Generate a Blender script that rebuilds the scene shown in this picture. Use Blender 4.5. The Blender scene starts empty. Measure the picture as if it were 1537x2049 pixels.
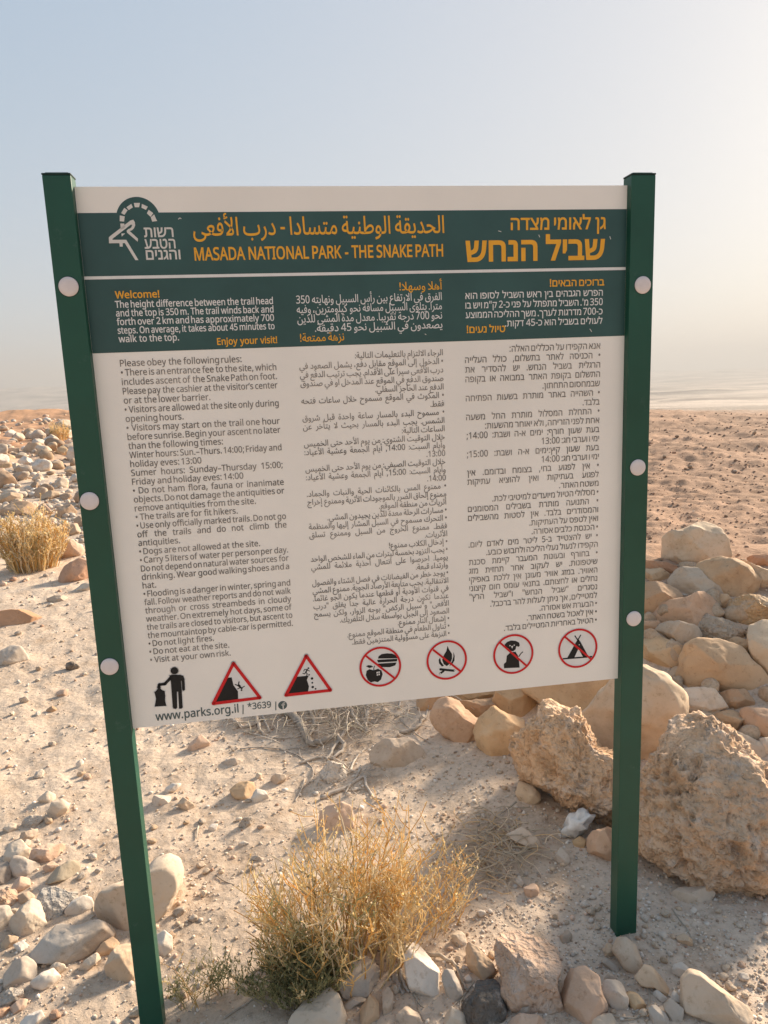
import bpy, bmesh, math, random, os
import numpy as np
from mathutils import Vector, Matrix, geometry

# ---------------------------------------------------------------- camera, world, sun, exposure
SC = bpy.context.scene
COL = SC.collection
FOC, PITCH, ROLL = 1468.09, 0.180886, -0.0398876      # focal length in photo pixels (1537 x 2049)
CAM_Z = 1.66
CAM = np.array([0.0, 0.0, CAM_Z])
SUN_AZ, SUN_EL = 46.0, 21.0                           # degrees right of the view, above the horizon
_cp, _sp, _cr, _sr = math.cos(PITCH), math.sin(PITCH), math.cos(ROLL), math.sin(ROLL)
FWD = np.array([0.0, _cp, -_sp]); _up = np.array([0.0, _sp, _cp]); _rt = np.array([1.0, 0.0, 0.0])
RGT = _cr * _rt + _sr * _up
UPV = -_sr * _rt + _cr * _up

cam_data = bpy.data.cameras.new('camera'); cam = bpy.data.objects.new('camera', cam_data); COL.objects.link(cam)
cam_data.sensor_fit = 'VERTICAL'; cam_data.sensor_height = 36.0; cam_data.sensor_width = 27.0
cam_data.lens = FOC / 2049 * 36.0
cam_data.clip_start = 0.05; cam_data.clip_end = 40000
m = Matrix.Identity(4)
for i in range(3):
    m[i][0] = RGT[i]; m[i][1] = UPV[i]; m[i][2] = -FWD[i]; m[i][3] = CAM[i]
cam.matrix_world = m
SC.camera = cam

W = bpy.data.worlds.new('World'); SC.world = W; W.use_nodes = True
nt = W.node_tree; nt.nodes.clear()
sky = nt.nodes.new('ShaderNodeTexSky'); sky.sky_type = 'NISHITA'; sky.sun_disc = False
sky.sun_elevation = math.radians(SUN_EL); sky.sun_rotation = math.radians(SUN_AZ)
sky.air_density = 1.0; sky.dust_density = 2.0; sky.ozone_density = 1.0; sky.altitude = 0
bg = nt.nodes.new('ShaderNodeBackground'); bg.inputs[1].default_value = 0.155
wo = nt.nodes.new('ShaderNodeOutputWorld')
# dusty air evens the brightness of the sky out: c -> c / (c + SOFT)
SOFT = (1.25, 0.95, 0.50)
_ad = nt.nodes.new('ShaderNodeVectorMath'); _ad.operation = 'ADD'; _ad.inputs[1].default_value = SOFT
_dv = nt.nodes.new('ShaderNodeVectorMath'); _dv.operation = 'DIVIDE'
nt.links.new(sky.outputs[0], _ad.inputs[0]); nt.links.new(sky.outputs[0], _dv.inputs[0]); nt.links.new(_ad.outputs[0], _dv.inputs[1])
_gl = nt.nodes.new('ShaderNodeVectorMath'); _gl.operation = 'MULTIPLY_ADD'; _gl.inputs[1].default_value = (0.024,) * 3      # brighter air towards the sun
nt.links.new(sky.outputs[0], _gl.inputs[0]); nt.links.new(_dv.outputs[0], _gl.inputs[2]); nt.links.new(_gl.outputs[0], bg.inputs[0]); nt.links.new(bg.outputs[0], wo.inputs[0])

sd = bpy.data.lights.new('sun', 'SUN'); sun = bpy.data.objects.new('sun', sd); COL.objects.link(sun)
sd.energy = 2.3; sd.angle = math.radians(10.0); sd.color = (1.0, 0.86, 0.68)
_a, _e = math.radians(SUN_AZ), math.radians(SUN_EL)
S = Vector((math.sin(_a) * math.cos(_e), math.cos(_a) * math.cos(_e), math.sin(_e)))
sun.rotation_euler = S.to_track_quat('Z', 'Y').to_euler()
sun.location = (6, 10, 6)

vs = SC.view_settings
vs.view_transform = 'Standard'; vs.look = 'None'; vs.gamma = 1.0; vs.use_curve_mapping = False
vs.exposure = 2.25
SC.cycles.max_bounces = 6; SC.cycles.diffuse_bounces = 4; SC.cycles.volume_bounces = 1

random.seed(7); RNG = np.random.default_rng(11)

# ---------------------------------------------------------------- helpers
def srgb(r, g, b):
    f = lambda c: (c / 255 / 12.92) if c / 255 <= 0.04045 else ((c / 255 + 0.055) / 1.055) ** 2.4
    return (f(r), f(g), f(b), 1.0)

def ray(px, py):
    return FWD + RGT * ((px - 768.5) / FOC) - UPV * ((py - 1024.5) / FOC)

def tag(o, label=None, cat=None, group=None, kind=None):
    if label: o['label'] = label
    if cat: o['category'] = cat
    if group: o['group'] = group
    if kind: o['kind'] = kind
    return o

def empty(name, loc, rz=0.0):
    o = bpy.data.objects.new(name, None); COL.objects.link(o)
    o.location = loc; o.rotation_euler = (0, 0, rz); o.empty_display_size = 0.1
    return o

def mesh_np(name, verts, faces, mat, parent=None, smooth=False, cols=None, loc=None):
    """verts (n,3) array, faces (m,k) array or list of lists."""
    me = bpy.data.meshes.new(name)
    if isinstance(faces, np.ndarray):
        k = faces.shape[1]; nf = len(faces)
        me.vertices.add(len(verts)); me.vertices.foreach_set('co', np.asarray(verts, dtype=np.float32).ravel())
        me.loops.add(nf * k); me.loops.foreach_set('vertex_index', faces.astype(np.int32).ravel())
        me.polygons.add(nf); me.polygons.foreach_set('loop_start', np.arange(0, nf * k, k, dtype=np.int32))
        me.update(calc_edges=True)
    else:
        me.from_pydata([tuple(v) for v in verts], [], faces)
    if smooth: me.polygons.foreach_set('use_smooth', np.ones(len(me.polygons), dtype=bool))
    if cols is not None:
        at = me.attributes.new('tint', 'FLOAT_COLOR', 'POINT')
        at.data.foreach_set('color', np.asarray(cols, dtype=np.float32).ravel())
    me.update()
    me.materials.append(mat)
    o = bpy.data.objects.new(name, me); COL.objects.link(o)
    if parent is not None: o.parent = parent
    if loc is not None: o.location = loc
    return o

class MB:
    """collects vertices and faces of one mesh"""
    def __init__(s): s.v = []; s.f = []; s.c = []
    def add(s, vs, fs, col=None):
        b = len(s.v); s.v.extend([tuple(v) for v in vs]); s.f.extend([[i + b for i in f] for f in fs])
        if col is not None: s.c.extend([tuple(col)] * len(vs))
    def box(s, x0, x1, y0, y1, z0, z1):
        s.add([(x0,y0,z0),(x1,y0,z0),(x1,y1,z0),(x0,y1,z0),(x0,y0,z1),(x1,y0,z1),(x1,y1,z1),(x0,y1,z1)],
              [[0,3,2,1],[4,5,6,7],[0,1,5,4],[1,2,6,5],[2,3,7,6],[3,0,4,7]])
    def tube(s, pts, r0, r1, sides=4, col=None):
        pts = [Vector(p) for p in pts]; n = len(pts); vs = []; fs = []
        for i, p in enumerate(pts):
            d = (pts[min(i + 1, n - 1)] - pts[max(i - 1, 0)])
            if d.length < 1e-9: d = Vector((0, 0, 1))
            d.normalize()
            a = d.cross(Vector((0.31, 0.17, 0.93))); 
            if a.length < 1e-3: a = d.cross(Vector((1, 0, 0)))
            a.normalize(); b = d.cross(a); r = r0 + (r1 - r0) * i / max(1, n - 1)
            for k in range(sides):
                t = 2 * math.pi * k / sides
                vs.append(p + a * (r * math.cos(t)) + b * (r * math.sin(t)))
        for i in range(n - 1):
            for k in range(sides):
                k2 = (k + 1) % sides
                fs.append([i * sides + k, i * sides + k2, (i + 1) * sides + k2, (i + 1) * sides + k])
        fs.append(list(range(sides))[::-1]); fs.append([(n - 1) * sides + k for k in range(sides)])
        s.add(vs, fs, col)
    def build(s, name, mat, parent=None, smooth=False, loc=None):
        return mesh_np(name, s.v, s.f, mat, parent, smooth, s.c if s.c and len(s.c) == len(s.v) else None, loc)

# lattice gradient noise on arrays
_perm = np.random.default_rng(5).permutation(256); _perm = np.concatenate([_perm, _perm, _perm])
_grad = np.random.default_rng(6).normal(size=(256, 3)); _grad /= np.linalg.norm(_grad, axis=1)[:, None]
def noise3(p):
    p = np.asarray(p, dtype=float); i = np.floor(p).astype(int); f = p - i; i &= 255
    u = f * f * f * (f * (f * 6 - 15) + 10); out = 0
    for dx in (0, 1):
        wx = u[:, 0] if dx else 1 - u[:, 0]
        for dy in (0, 1):
            wy = u[:, 1] if dy else 1 - u[:, 1]
            for dz in (0, 1):
                wz = u[:, 2] if dz else 1 - u[:, 2]
                h = _perm[_perm[_perm[(i[:, 0] + dx) & 255] + ((i[:, 1] + dy) & 255)] + ((i[:, 2] + dz) & 255)]
                g = _grad[h]; d = f - np.array([dx, dy, dz])
                out = out + wx * wy * wz * (g * d).sum(1)
    return out * 1.6
def fbm(p, octs=4, gain=0.5):
    a, s, out = 1.0, 1.0, 0
    for k in range(octs):
        out = out + a * noise3(np.asarray(p) * s + 17.3 * k); a *= gain; s *= 2.03
    return out
def sstep(a, b, x):
    t = np.clip((x - a) / (b - a), 0, 1); return t * t * (3 - 2 * t)

# ---------------------------------------------------------------- materials
def new_mat(name):
    mt = bpy.data.materials.new(name); mt.use_nodes = True
    t = mt.node_tree; return mt, t, t.nodes['Principled BSDF']
def N(t, typ, **kw):
    n = t.nodes.new(typ)
    for k, v in kw.items(): setattr(n, k, v)
    return n
def noise_node(t, scale, detail=6, rough=0.6, coord='Object'):
    tc = N(t, 'ShaderNodeTexCoord'); n = N(t, 'ShaderNodeTexNoise')
    n.inputs['Scale'].default_value = scale; n.inputs['Detail'].default_value = detail; n.inputs['Roughness'].default_value = rough
    t.links.new(tc.outputs[coord], n.inputs['Vector']); return n
def ramp(t, fac, stops):
    r = N(t, 'ShaderNodeValToRGB'); el = r.color_ramp.elements
    while len(el) < len(stops): el.new(0.5)
    for e, (p, c) in zip(el, stops): e.position = p; e.color = c
    t.links.new(fac, r.inputs[0]); return r
def mixc(t, a, b, fac, blend='MIX'):
    mx = N(t, 'ShaderNodeMix', data_type='RGBA', blend_type=blend)
    for sock, v in ((mx.inputs[6], a), (mx.inputs[7], b), (mx.inputs[0], fac)):
        if hasattr(v, 'is_linked'): t.links.new(v, sock)
        else: sock.default_value = v
    return mx.outputs[2]
def bump(t, bs, hs, strength=0.5, dist=0.01):
    prev = None
    for h, st, di in hs:
        b = N(t, 'ShaderNodeBump'); b.inputs['Strength'].default_value = st; b.inputs['Distance'].default_value = di
        t.links.new(h, b.inputs['Height'])
        if prev: t.links.new(prev, b.inputs['Normal'])
        prev = b.outputs[0]
    t.links.new(prev, bs.inputs['Normal'])

def flat_mat(name, col, rough=0.6, var=0.06, scale=30, spec=0.3, coat=0.0):
    mt, t, b = new_mat(name)
    n = noise_node(t, scale, 5)
    lo = tuple(c * (1 - var) for c in col[:3]) + (1,); hi = tuple(min(1, c * (1 + var)) for c in col[:3]) + (1,)
    r = ramp(t, n.outputs[0], [(0.3, lo), (0.7, hi)])
    t.links.new(r.outputs[0], b.inputs['Base Color'])
    b.inputs['Roughness'].default_value = rough; b.inputs['Specular IOR Level'].default_value = spec
    b.inputs['Coat Weight'].default_value = coat
    return mt

def rock_mat(name, rough=False):
    mt, t, b = new_mat(name)
    oi = N(t, 'ShaderNodeObjectInfo')
    n1 = noise_node(t, 5 if not rough else 9, 8, 0.65); n2 = noise_node(t, 42, 8, 0.7); n3 = noise_node(t, 2.2, 3, 0.5)
    # every stone samples its own piece of the pattern
    for nn in (n1, n2, n3):
        ad = N(t, 'ShaderNodeVectorMath', operation='ADD'); tc = N(t, 'ShaderNodeTexCoord')
        mu = N(t, 'ShaderNodeMath', operation='MULTIPLY'); mu.inputs[1].default_value = 31.7
        t.links.new(oi.outputs['Random'], mu.inputs[0]); t.links.new(tc.outputs['Object'], ad.inputs[0]); t.links.new(mu.outputs[0], ad.inputs[1])
        t.links.new(ad.outputs[0], nn.inputs['Vector'])
    v1 = ramp(t, n1.outputs[0], [(0.25, (0.70, 0.64, 0.57, 1)), (0.5, (1, 0.98, 0.95, 1)), (0.75, (1.14, 1.14, 1.12, 1))])
    c = mixc(t, oi.outputs['Color'], v1.outputs[0], 1.0, 'MULTIPLY')
    # ochre stains and pale crust patches
    st = ramp(t, n3.outputs[0], [(0.50, (0, 0, 0, 1)), (0.68, (1, 1, 1, 1))])
    stf = N(t, 'ShaderNodeMath', operation='MULTIPLY'); stf.inputs[1].default_value = 0.35
    t.links.new(st.outputs[0], stf.inputs[0])
    c = mixc(t, c, (0.50, 0.28, 0.13, 1), stf.outputs[0])
    v2 = ramp(t, n2.outputs[0], [(0.30, (0.62, 0.55, 0.48, 1)), (0.44, (1, 1, 1, 1)), (0.62, (1, 1, 1, 1)), (0.74, (1.12, 1.1, 1.08, 1))])
    c = mixc(t, c, v2.outputs[0], 0.75, 'MULTIPLY')
    if rough:
        n4 = noise_node(t, 6, 5, 0.6); c = mixc(t, c, (0.30, 0.18, 0.10, 1), ramp(t, n4.outputs[0], [(0.52, (0, 0, 0, 1)), (0.72, (0.55, 0.55, 0.55, 1))]).outputs[0])
        n5 = noise_node(t, 15, 6, 0.7); c = mixc(t, c, (0.62, 0.53, 0.45, 1), ramp(t, n5.outputs[0], [(0.50, (0, 0, 0, 1)), (0.66, (0.6, 0.6, 0.6, 1))]).outputs[0])
        tc = N(t, 'ShaderNodeTexCoord'); vo = N(t, 'ShaderNodeTexVoronoi'); vo.inputs['Scale'].default_value = 55
        mxv = N(t, 'ShaderNodeVectorMath', operation='ADD'); sc = N(t, 'ShaderNodeVectorMath', operation='SCALE'); sc.inputs[3].default_value = 0.05
        nz = noise_node(t, 14, 4); t.links.new(nz.outputs[1], sc.inputs[0]); t.links.new(tc.outputs['Object'], mxv.inputs[0]); t.links.new(sc.outputs[0], mxv.inputs[1])
        t.links.new(mxv.outputs[0], vo.inputs['Vector'])
        vo2 = N(t, 'ShaderNodeTexVoronoi'); vo2.inputs['Scale'].default_value = 120; t.links.new(mxv.outputs[0], vo2.inputs['Vector'])
        c = mixc(t, c, ramp(t, vo.outputs[0], [(0.04, (0.52, 0.42, 0.34, 1)), (0.24, (1, 1, 1, 1))]).outputs[0], 0.7, 'MULTIPLY')
        bump(t, b, [(n1.outputs[0], 0.7, 0.03), (vo.outputs[0], 0.8, 0.012), (vo2.outputs[0], 0.5, 0.004), (n2.outputs[0], 0.7, 0.005)])
    else:
        bump(t, b, [(n1.outputs[0], 0.45, 0.012), (n2.outputs[0], 0.45, 0.003)])
    t.links.new(c, b.inputs['Base Color']); b.inputs['Roughness'].default_value = 0.85; b.inputs['Specular IOR Level'].default_value = 0.22
    return mt

def tint_mat(name, rough=0.9, var=0.25, scale=60, translucent=0.0):
    mt, t, b = new_mat(name)
    at = N(t, 'ShaderNodeAttribute'); at.attribute_name = 'tint'
    n = noise_node(t, scale, 6)
    r = ramp(t, n.outputs[0], [(0.3, (1 - var,) * 3 + (1,)), (0.7, (1 + var * 0.6,) * 3 + (1,))])
    t.links.new(mixc(t, at.outputs['Color'], r.outputs[0], 1.0, 'MULTIPLY'), b.inputs['Base Color'])
    b.inputs['Roughness'].default_value = rough; b.inputs['Specular IOR Level'].default_value = 0.2
    if translucent:
        tr = N(t, 'ShaderNodeBsdfTranslucent'); ms = N(t, 'ShaderNodeMixShader'); ms.inputs[0].default_value = translucent
        src = b.inputs['Base Color'].links[0].from_socket; t.links.new(src, tr.inputs[0])
        t.links.new(b.outputs[0], ms.inputs[1]); t.links.new(tr.outputs[0], ms.inputs[2])
        t.links.new(ms.outputs[0], [n for n in t.nodes if n.type == 'OUTPUT_MATERIAL'][0].inputs[0])
    return mt

M_ROCK = rock_mat('weathered_limestone'); M_ROUGH = rock_mat('pitted_conglomerate', True)
M_GRAVEL = tint_mat('loose_gravel'); M_STRAW = tint_mat('dry_stems', 0.75, 0.15, 60, 0.4); M_LEAF = tint_mat('small_leaves', 0.7, 0.15, 60, 0.5)
M_ROOT = tint_mat('bare_roots', 0.85, 0.35, 40)

def ground_mat():
    mt, t, b = new_mat('desert_soil')
    at = N(t, 'ShaderNodeAttribute'); at.attribute_name = 'tint'
    big = noise_node(t, 0.9, 8, 0.6); mid = noise_node(t, 7, 8, 0.65); fine = noise_node(t, 60, 8, 0.75)
    tc = N(t, 'ShaderNodeTexCoord'); vo = N(t, 'ShaderNodeTexVoronoi'); vo.inputs['Scale'].default_value = 38; vo.inputs['Randomness'].default_value = 1
    t.links.new(tc.outputs['Object'], vo.inputs['Vector'])
    c = mixc(t, at.outputs['Color'], ramp(t, big.outputs[0], [(0.3, (0.86, 0.83, 0.80, 1)), (0.7, (1.10, 1.09, 1.07, 1))]).outputs[0], 1.0, 'MULTIPLY')
    c = mixc(t, c, ramp(t, mid.outputs[0], [(0.28, (0.72, 0.66, 0.60, 1)), (0.5, (1, 1, 1, 1)), (0.72, (1.1, 1.1, 1.1, 1))]).outputs[0], 0.9, 'MULTIPLY')
    c = mixc(t, c, ramp(t, fine.outputs[0], [(0.32, (0.62, 0.57, 0.52, 1)), (0.47, (1, 1, 1, 1)), (0.7, (1.12, 1.11, 1.1, 1))]).outputs[0], 0.85, 'MULTIPLY')
    # grit: paler and darker grains
    c = mixc(t, c, ramp(t, vo.outputs[1], [(0.0, (0.86, 0.84, 0.82, 1)), (1.0, (1.1, 1.1, 1.1, 1))]).outputs[0], 0.6, 'MULTIPLY')
    bump(t, b, [(mid.outputs[0], 0.5, 0.03), (vo.outputs[0], 0.35, 0.006), (fine.outputs[0], 0.6, 0.006)])
    t.links.new(c, b.inputs['Base Color']); b.inputs['Roughness'].default_value = 0.95; b.inputs['Specular IOR Level'].default_value = 0.1
    return mt
M_GROUND = ground_mat()

# ---------------------------------------------------------------- terrain
def polar(x, y): return np.hypot(x, y), np.degrees(np.arctan2(x, y))
PILE = np.array([(0.10, 3.55), (0.42, 3.05), (0.80, 2.65), (1.15, 2.40), (2.2, 2.0)])     # front foot of the stone heap
def pile_dist(x, y):
    """distance behind the foot line of the heap (negative in front)"""
    yy = np.interp(x, PILE[:, 0], PILE[:, 1]); return (y - yy) * 0.78
def mound(x, y):
    s = pile_dist(x, y)
    h = 0.50 * sstep(0.05, 1.5, s) * (1 - sstep(1.7, 3.0, s)) * sstep(0.05, 0.9, x + 0.25 * (s - 0.5)) * (1 - sstep(3.0, 5.0, x))
    return h
def edge_r(az):
    return np.interp(az, [-180, -60, -27, 0, 27, 60, 180], [70, 66, 56, 36, 25, 25, 70])
def H(x, y):
    x = np.atleast_1d(np.asarray(x, float)); y = np.atleast_1d(np.asarray(y, float))
    r, az = polar(x, y)
    z0 = np.zeros_like(x)
    near = 1 - sstep(5, 12, r)
    z = 0.03 + 0.045 * np.tanh(x * 1.2) * near
    P = np.stack([x, y, z0], 1)
    z = z + 0.035 * noise3(P * 0.9 + 3.1) * (1 - 0.5 * near) + 0.014 * fbm(P * 3.1, 3) * (0.4 + 0.6 * sstep(1.2, 3, r)) + 0.005 * fbm(P * 13, 3)
    z = z + 0.16 * fbm(P * 0.22 + 9, 3) * sstep(5, 14, r) + 0.07 * fbm(P * 1.1 + 4, 3) * sstep(6, 14, r) + 0.035 * fbm(P * 4.3 + 2, 3) * sstep(4.5, 7, r) * (x > 0.5)
    z = z + 0.16 * sstep(3.0, 4.4, y) * np.exp(-((x + 0.25) / 0.8) ** 2) * (1 - sstep(4.6, 6.5, y))   # low bank with bare roots
    z = z + mound(x, y)
    re = edge_r(az) * (1 + 0.10 * noise3(np.stack([az * 0.11, z0, z0 + 2.2], 1)))
    q = sstep(0, 1, (r - re) / 330.0) 
    z = z + 0.35 * np.exp(-((r - re * 0.97) / (0.05 * re + 1)) ** 2) * (az < 5)
    fall = np.where(r > re, 62 * (1 - np.exp(-np.maximum(r - re, 0) * 0.055 / 62)), 0)
    z = z - fall
    far = sstep(500, 1500, r)
    z = z + far * 7 * fbm(np.stack([x * 0.0022, y * 0.0022, z0], 1), 4) + sstep(120, 500, r) * 3 * fbm(np.stack([x * 0.011, y * 0.011, z0 + 5], 1), 3)
    hill = np.interp(az, [-180, -40, -27, -10, 10, 28, 60, 180], [90, 120, 112, 84, 50, 22, 20, 90])
    z = z + sstep(3200, 5200, r) * hill * (0.85 + 0.3 * fbm(np.stack([az * 0.16, r * 0.0006, z0 + 8], 1), 4))
    return z

def hit(px, py, tmax=90.0):
    d = ray(px, py); ts = np.geomspace(0.9, tmax, 900)
    P = CAM[None] + ts[:, None] * d[None]
    g = P[:, 2] - H(P[:, 0], P[:, 1])
    k = np.argmax(g < 0)
    if g[k] >= 0: return ts[-1], P[-1]
    a = g[k - 1] / (g[k - 1] - g[k]); t = ts[k - 1] + a * (ts[k] - ts[k - 1])
    return t, CAM + t * d

def build_ground():
    azf = np.radians(np.linspace(-41, 41, 601)); azb = np.radians(np.linspace(41, 319, 72)[1:-1])
    az = np.concatenate([azf, azb]); na = len(az)
    rs = np.concatenate([[0.35, 0.6], np.geomspace(0.85, 75, 600), np.geomspace(78, 7000, 150)])
    A, R = np.meshgrid(az, rs); x = (np.sin(A) * R).ravel(); y = (np.cos(A) * R).ravel()
    z = H(x, y); nr = len(rs)
    v = np.stack([x, y, z], 1)
    i = np.arange(nr - 1)[:, None] * na; j = np.arange(na)[None]; j2 = (np.arange(na) + 1)[None] % na
    f = np.stack([i + j, i + j2, i + na + j2, i + na + j], -1).reshape(-1, 4)
    v = np.concatenate([v, [[0, 0, H(0, 0)[0]]]]); 
    # soils by place: pale dust near, reddish gravel on the plateau, pale salt plain below
    r, azd = polar(v[:, 0], v[:, 1]); z0 = np.zeros(len(v)); P = np.stack([v[:, 0], v[:, 1], z0], 1)
    dust = np.array([0.64, 0.51, 0.395]); red = np.array([0.40, 0.255, 0.172]); pale = np.array([0.42, 0.355, 0.30]); rust = np.array([0.55, 0.32, 0.19])
    grit = np.array([0.65, 0.53, 0.425])
    c = np.tile(dust, (len(v), 1))
    k = np.clip(sstep(0.35, 1.1, v[:, 0] - 0.12 * v[:, 1] + 0.35 * fbm(P * 0.8, 3)) * sstep(3.3, 4.6, r), 0, 1)
    c = c + (red - c) * k[:, None]
    g = sstep(0.0, 0.9, v[:, 0] + 0.2 * fbm(P * 2, 3)) * (1 - sstep(2.6, 3.6, r)) * 0.75
    c = c + (grit - c) * g[:, None]
    k2 = sstep(15, 26, r) * (azd < 8); c = c + (rust - c) * (k2 * 0.95)[:, None]
    ng = fbm(P * np.array([0.25, 0.7, 1]), 4) * 1.6
    c = c * (1 + 0.12 * np.clip(ng, -1, 1))[:, None]
    kp = sstep(0.75, 4.5, r / edge_r(azd)); band = fbm(np.stack([v[:, 0] * 0.0028, v[:, 1] * 0.011, z0 + 1], 1), 4)
    pc = pale[None] * (1 + 0.7 * np.clip(band, -1, 1))[:, None]
    c = c + (pc - c) * kp[:, None]
    cols = np.concatenate([c, np.ones((len(v), 1))], 1)
    n = len(v) - 1
    o = mesh_np('ground', v, f, M_GROUND, smooth=True, cols=cols)
    tag(o, kind='structure')
build_ground()

# air: pale even haze, a closed box round everything, sky outside
def build_haze():
    mt = bpy.data.materials.new('desert_haze'); mt.use_nodes = True; t = mt.node_tree; t.nodes.clear()
    pv = N(t, 'ShaderNodeVolumePrincipled'); out = N(t, 'ShaderNodeOutputMaterial')
    pv.inputs['Color'].default_value = (0.47, 0.475, 0.48, 1); pv.inputs['Density'].default_value = HAZE
    pv.inputs['Anisotropy'].default_value = 0.15
    t.links.new(pv.outputs[0], out.inputs['Volume'])
    mb = MB(); mb.box(-7300, 7300, -7300, 7300, -110, 150)
    o = mb.build('haze', mt); tag(o, kind='stuff')
HAZE = 0.00042
build_haze()

# ---------------------------------------------------------------- the information sign
YAW = 0.144605663
EX = np.array([math.cos(YAW), math.sin(YAW), 0]); EY = np.array([-math.sin(YAW), math.cos(YAW), 0]); EZ = np.array([0, 0, 1.0])
SGN = 1.262                                                           # the panel is 1.26 m wide
O_SIGN = CAM + SGN * np.array([-0.50370466, 1.32461671, 0.338441333])        # upper left corner of the panel's face
def uv(px, py):
    """place on the panel's face (panel widths right of / above its upper left corner) of a point measured in the photo"""
    d = ray(px, py); o = O_SIGN - CAM; t = (o @ EY) / (d @ EY); P = d * t - o
    return (float(P @ EX) / SGN, float(P @ EZ) / SGN)
class Zoom:
    def __init__(s, ox, oy, k): s.ox, s.oy, s.k = ox, oy, k
    def __call__(s, x, y): return uv(s.ox + x * s.k, s.oy + y * s.k)

TEAL = srgb(38, 70, 66); YEL = srgb(242, 166, 42); BEIGE = (0.74, 0.68, 0.60, 1); WHITE = (0.80, 0.79, 0.77, 1)
M_PANEL = flat_mat('beige_sheet_metal', (0.90, 0.845, 0.76, 1), 0.42, 0.05, 2.5, 0.35)
M_TEAL = flat_mat('teal_print', (0.034, 0.088, 0.080, 1), 0.40, 0.16, 5, 0.4)
M_YEL = flat_mat('yellow_print', (0.84, 0.40, 0.035, 1), 0.5, 0.04, 40)
M_WHITE = flat_mat('white_print', (0.78, 0.75, 0.71, 1), 0.5, 0.04, 40)
M_PALE = flat_mat('offwhite_print', (0.70, 0.66, 0.60, 1), 0.5, 0.04, 40)
M_BODY = flat_mat('grey_brown_print', (0.20, 0.172, 0.148, 1), 0.55, 0.6, 14)
M_GREY = flat_mat('grey_green_print', (0.085, 0.115, 0.110, 1), 0.5, 0.2, 30)
M_BLACK = flat_mat('black_print', (0.010, 0.010, 0.011, 1), 0.5, 0.2, 30)
M_RED = flat_mat('red_print', (0.62, 0.012, 0.016, 1), 0.45, 0.06, 30)
M_CAP = flat_mat('pale_plastic_cap', (0.74, 0.66, 0.63, 1), 0.45, 0.05, 60)
def post_mat():
    mt, t, b = new_mat('green_powder_coat')
    n = noise_node(t, 6, 6); n2 = noise_node(t, 90, 6, 0.75); n3 = noise_node(t, 23, 8, 0.8)
    c = ramp(t, n.outputs[0], [(0.3, (0.006, 0.060, 0.034, 1)), (0.7, (0.010, 0.080, 0.048, 1))]).outputs[0]
    c = mixc(t, c, (0.10, 0.16, 0.13, 1), ramp(t, n3.outputs[0], [(0.61, (0, 0, 0, 1)), (0.78, (0.6, 0.6, 0.6, 1))]).outputs[0])
    t.links.new(c, b.inputs['Base Color'])
    t.links.new(ramp(t, n.outputs[0], [(0.3, (0.40,) * 3 + (1,)), (0.7, (0.52,) * 3 + (1,))]).outputs[0], b.inputs['Roughness'])
    bump(t, b, [(n2.outputs[0], 0.12, 0.001)]); b.inputs['Specular IOR Level'].default_value = 0.45
    return mt
M_POST = post_mat(); M_POSTCAP = flat_mat('dark_plastic_cap', (0.012, 0.035, 0.028, 1), 0.5, 0.2, 50)

ZB = -O_SIGN[2] / SGN          # sign-plane height of world z = 0
sign = empty('information_sign', tuple(O_SIGN + EZ * ZB * SGN), YAW); sign.scale = (SGN,) * 3
tag(sign, 'wide trilingual information board in teal and beige on two green metal posts', 'sign')
VOFF = -ZB                                # local z = v + VOFF
def add_bevel(o, w, seg=2):
    md = o.modifiers.new('bevel', 'BEVEL'); md.width = w; md.segments = seg; md.limit_method = 'ANGLE'
D0, D1 = -0.016, 0.017
def post(u0, u1, discs, base_v):
    mb = MB(); mb.box(u0, u1, D0, D1, base_v + VOFF, 0.0145 + VOFF)
    p = mb.build('post', M_POST, sign); add_bevel(p, 0.0012)
    mb = MB(); mb.box(u0 - 0.0006, u1 + 0.0006, D0 - 0.0006, D1 + 0.0006, 0.0148 + VOFF, 0.0180 + VOFF)
    mb.box(u0 + 0.004, u1 - 0.004, D0 + 0.004, D1 - 0.004, 0.0180 + VOFF, 0.0200 + VOFF)
    c = mb.build('cap', M_POSTCAP, p); add_bevel(c, 0.001)
    for (cu, cv) in discs:
        vs = []; fs = []; n = 40; rr = [(0.0162, -0.0002), (0.0162, -0.0018), (0.0150, -0.0030), (0.009, -0.0040)]
        for (r, y) in rr:
            for k in range(n): vs.append((cu + r * math.cos(2 * math.pi * k / n), D0 + y, cv + VOFF + r * math.sin(2 * math.pi * k / n)))
        vs.append((cu, D0 - 0.0044, cv + VOFF))
        for j in range(len(rr) - 1):
            for k in range(n): k2 = (k + 1) % n; fs.append([j * n + k, j * n + k2, (j + 1) * n + k2, (j + 1) * n + k])
        b = (len(rr) - 1) * n
        for k in range(n): fs.append([b + k, b + (k + 1) % n, len(vs) - 1])
        o = mesh_np('bolt_cover', vs, fs, M_CAP, p, True)
        nv = [(cu + 0.0173 * math.cos(2 * math.pi * k / n), D0 - 0.0004, cv + VOFF + 0.0173 * math.sin(2 * math.pi * k / n)) for k in range(n)]
        mesh_np('cover_rim_shade', nv, [list(range(n))], M_POSTCAP, p)  # dark disc behind the cover paints the thin shadow round its rim
    return p
post(-0.0445, 0.0012, [(-0.0215, -0.1645), (-0.0268, -0.5355), (-0.0244, -0.8505)], -1.85)
post(0.9975, 1.0455, [(1.0240, -0.1835), (1.0225, -0.5347), (1.0215, -0.8505)], -1.85)

mb = MB(); mb.box(0.0016, 0.9971, 0.0, 0.0035, -0.9866 + VOFF, 0.0 + VOFF)
panel = mb.build('panel', M_PANEL, sign)

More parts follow.
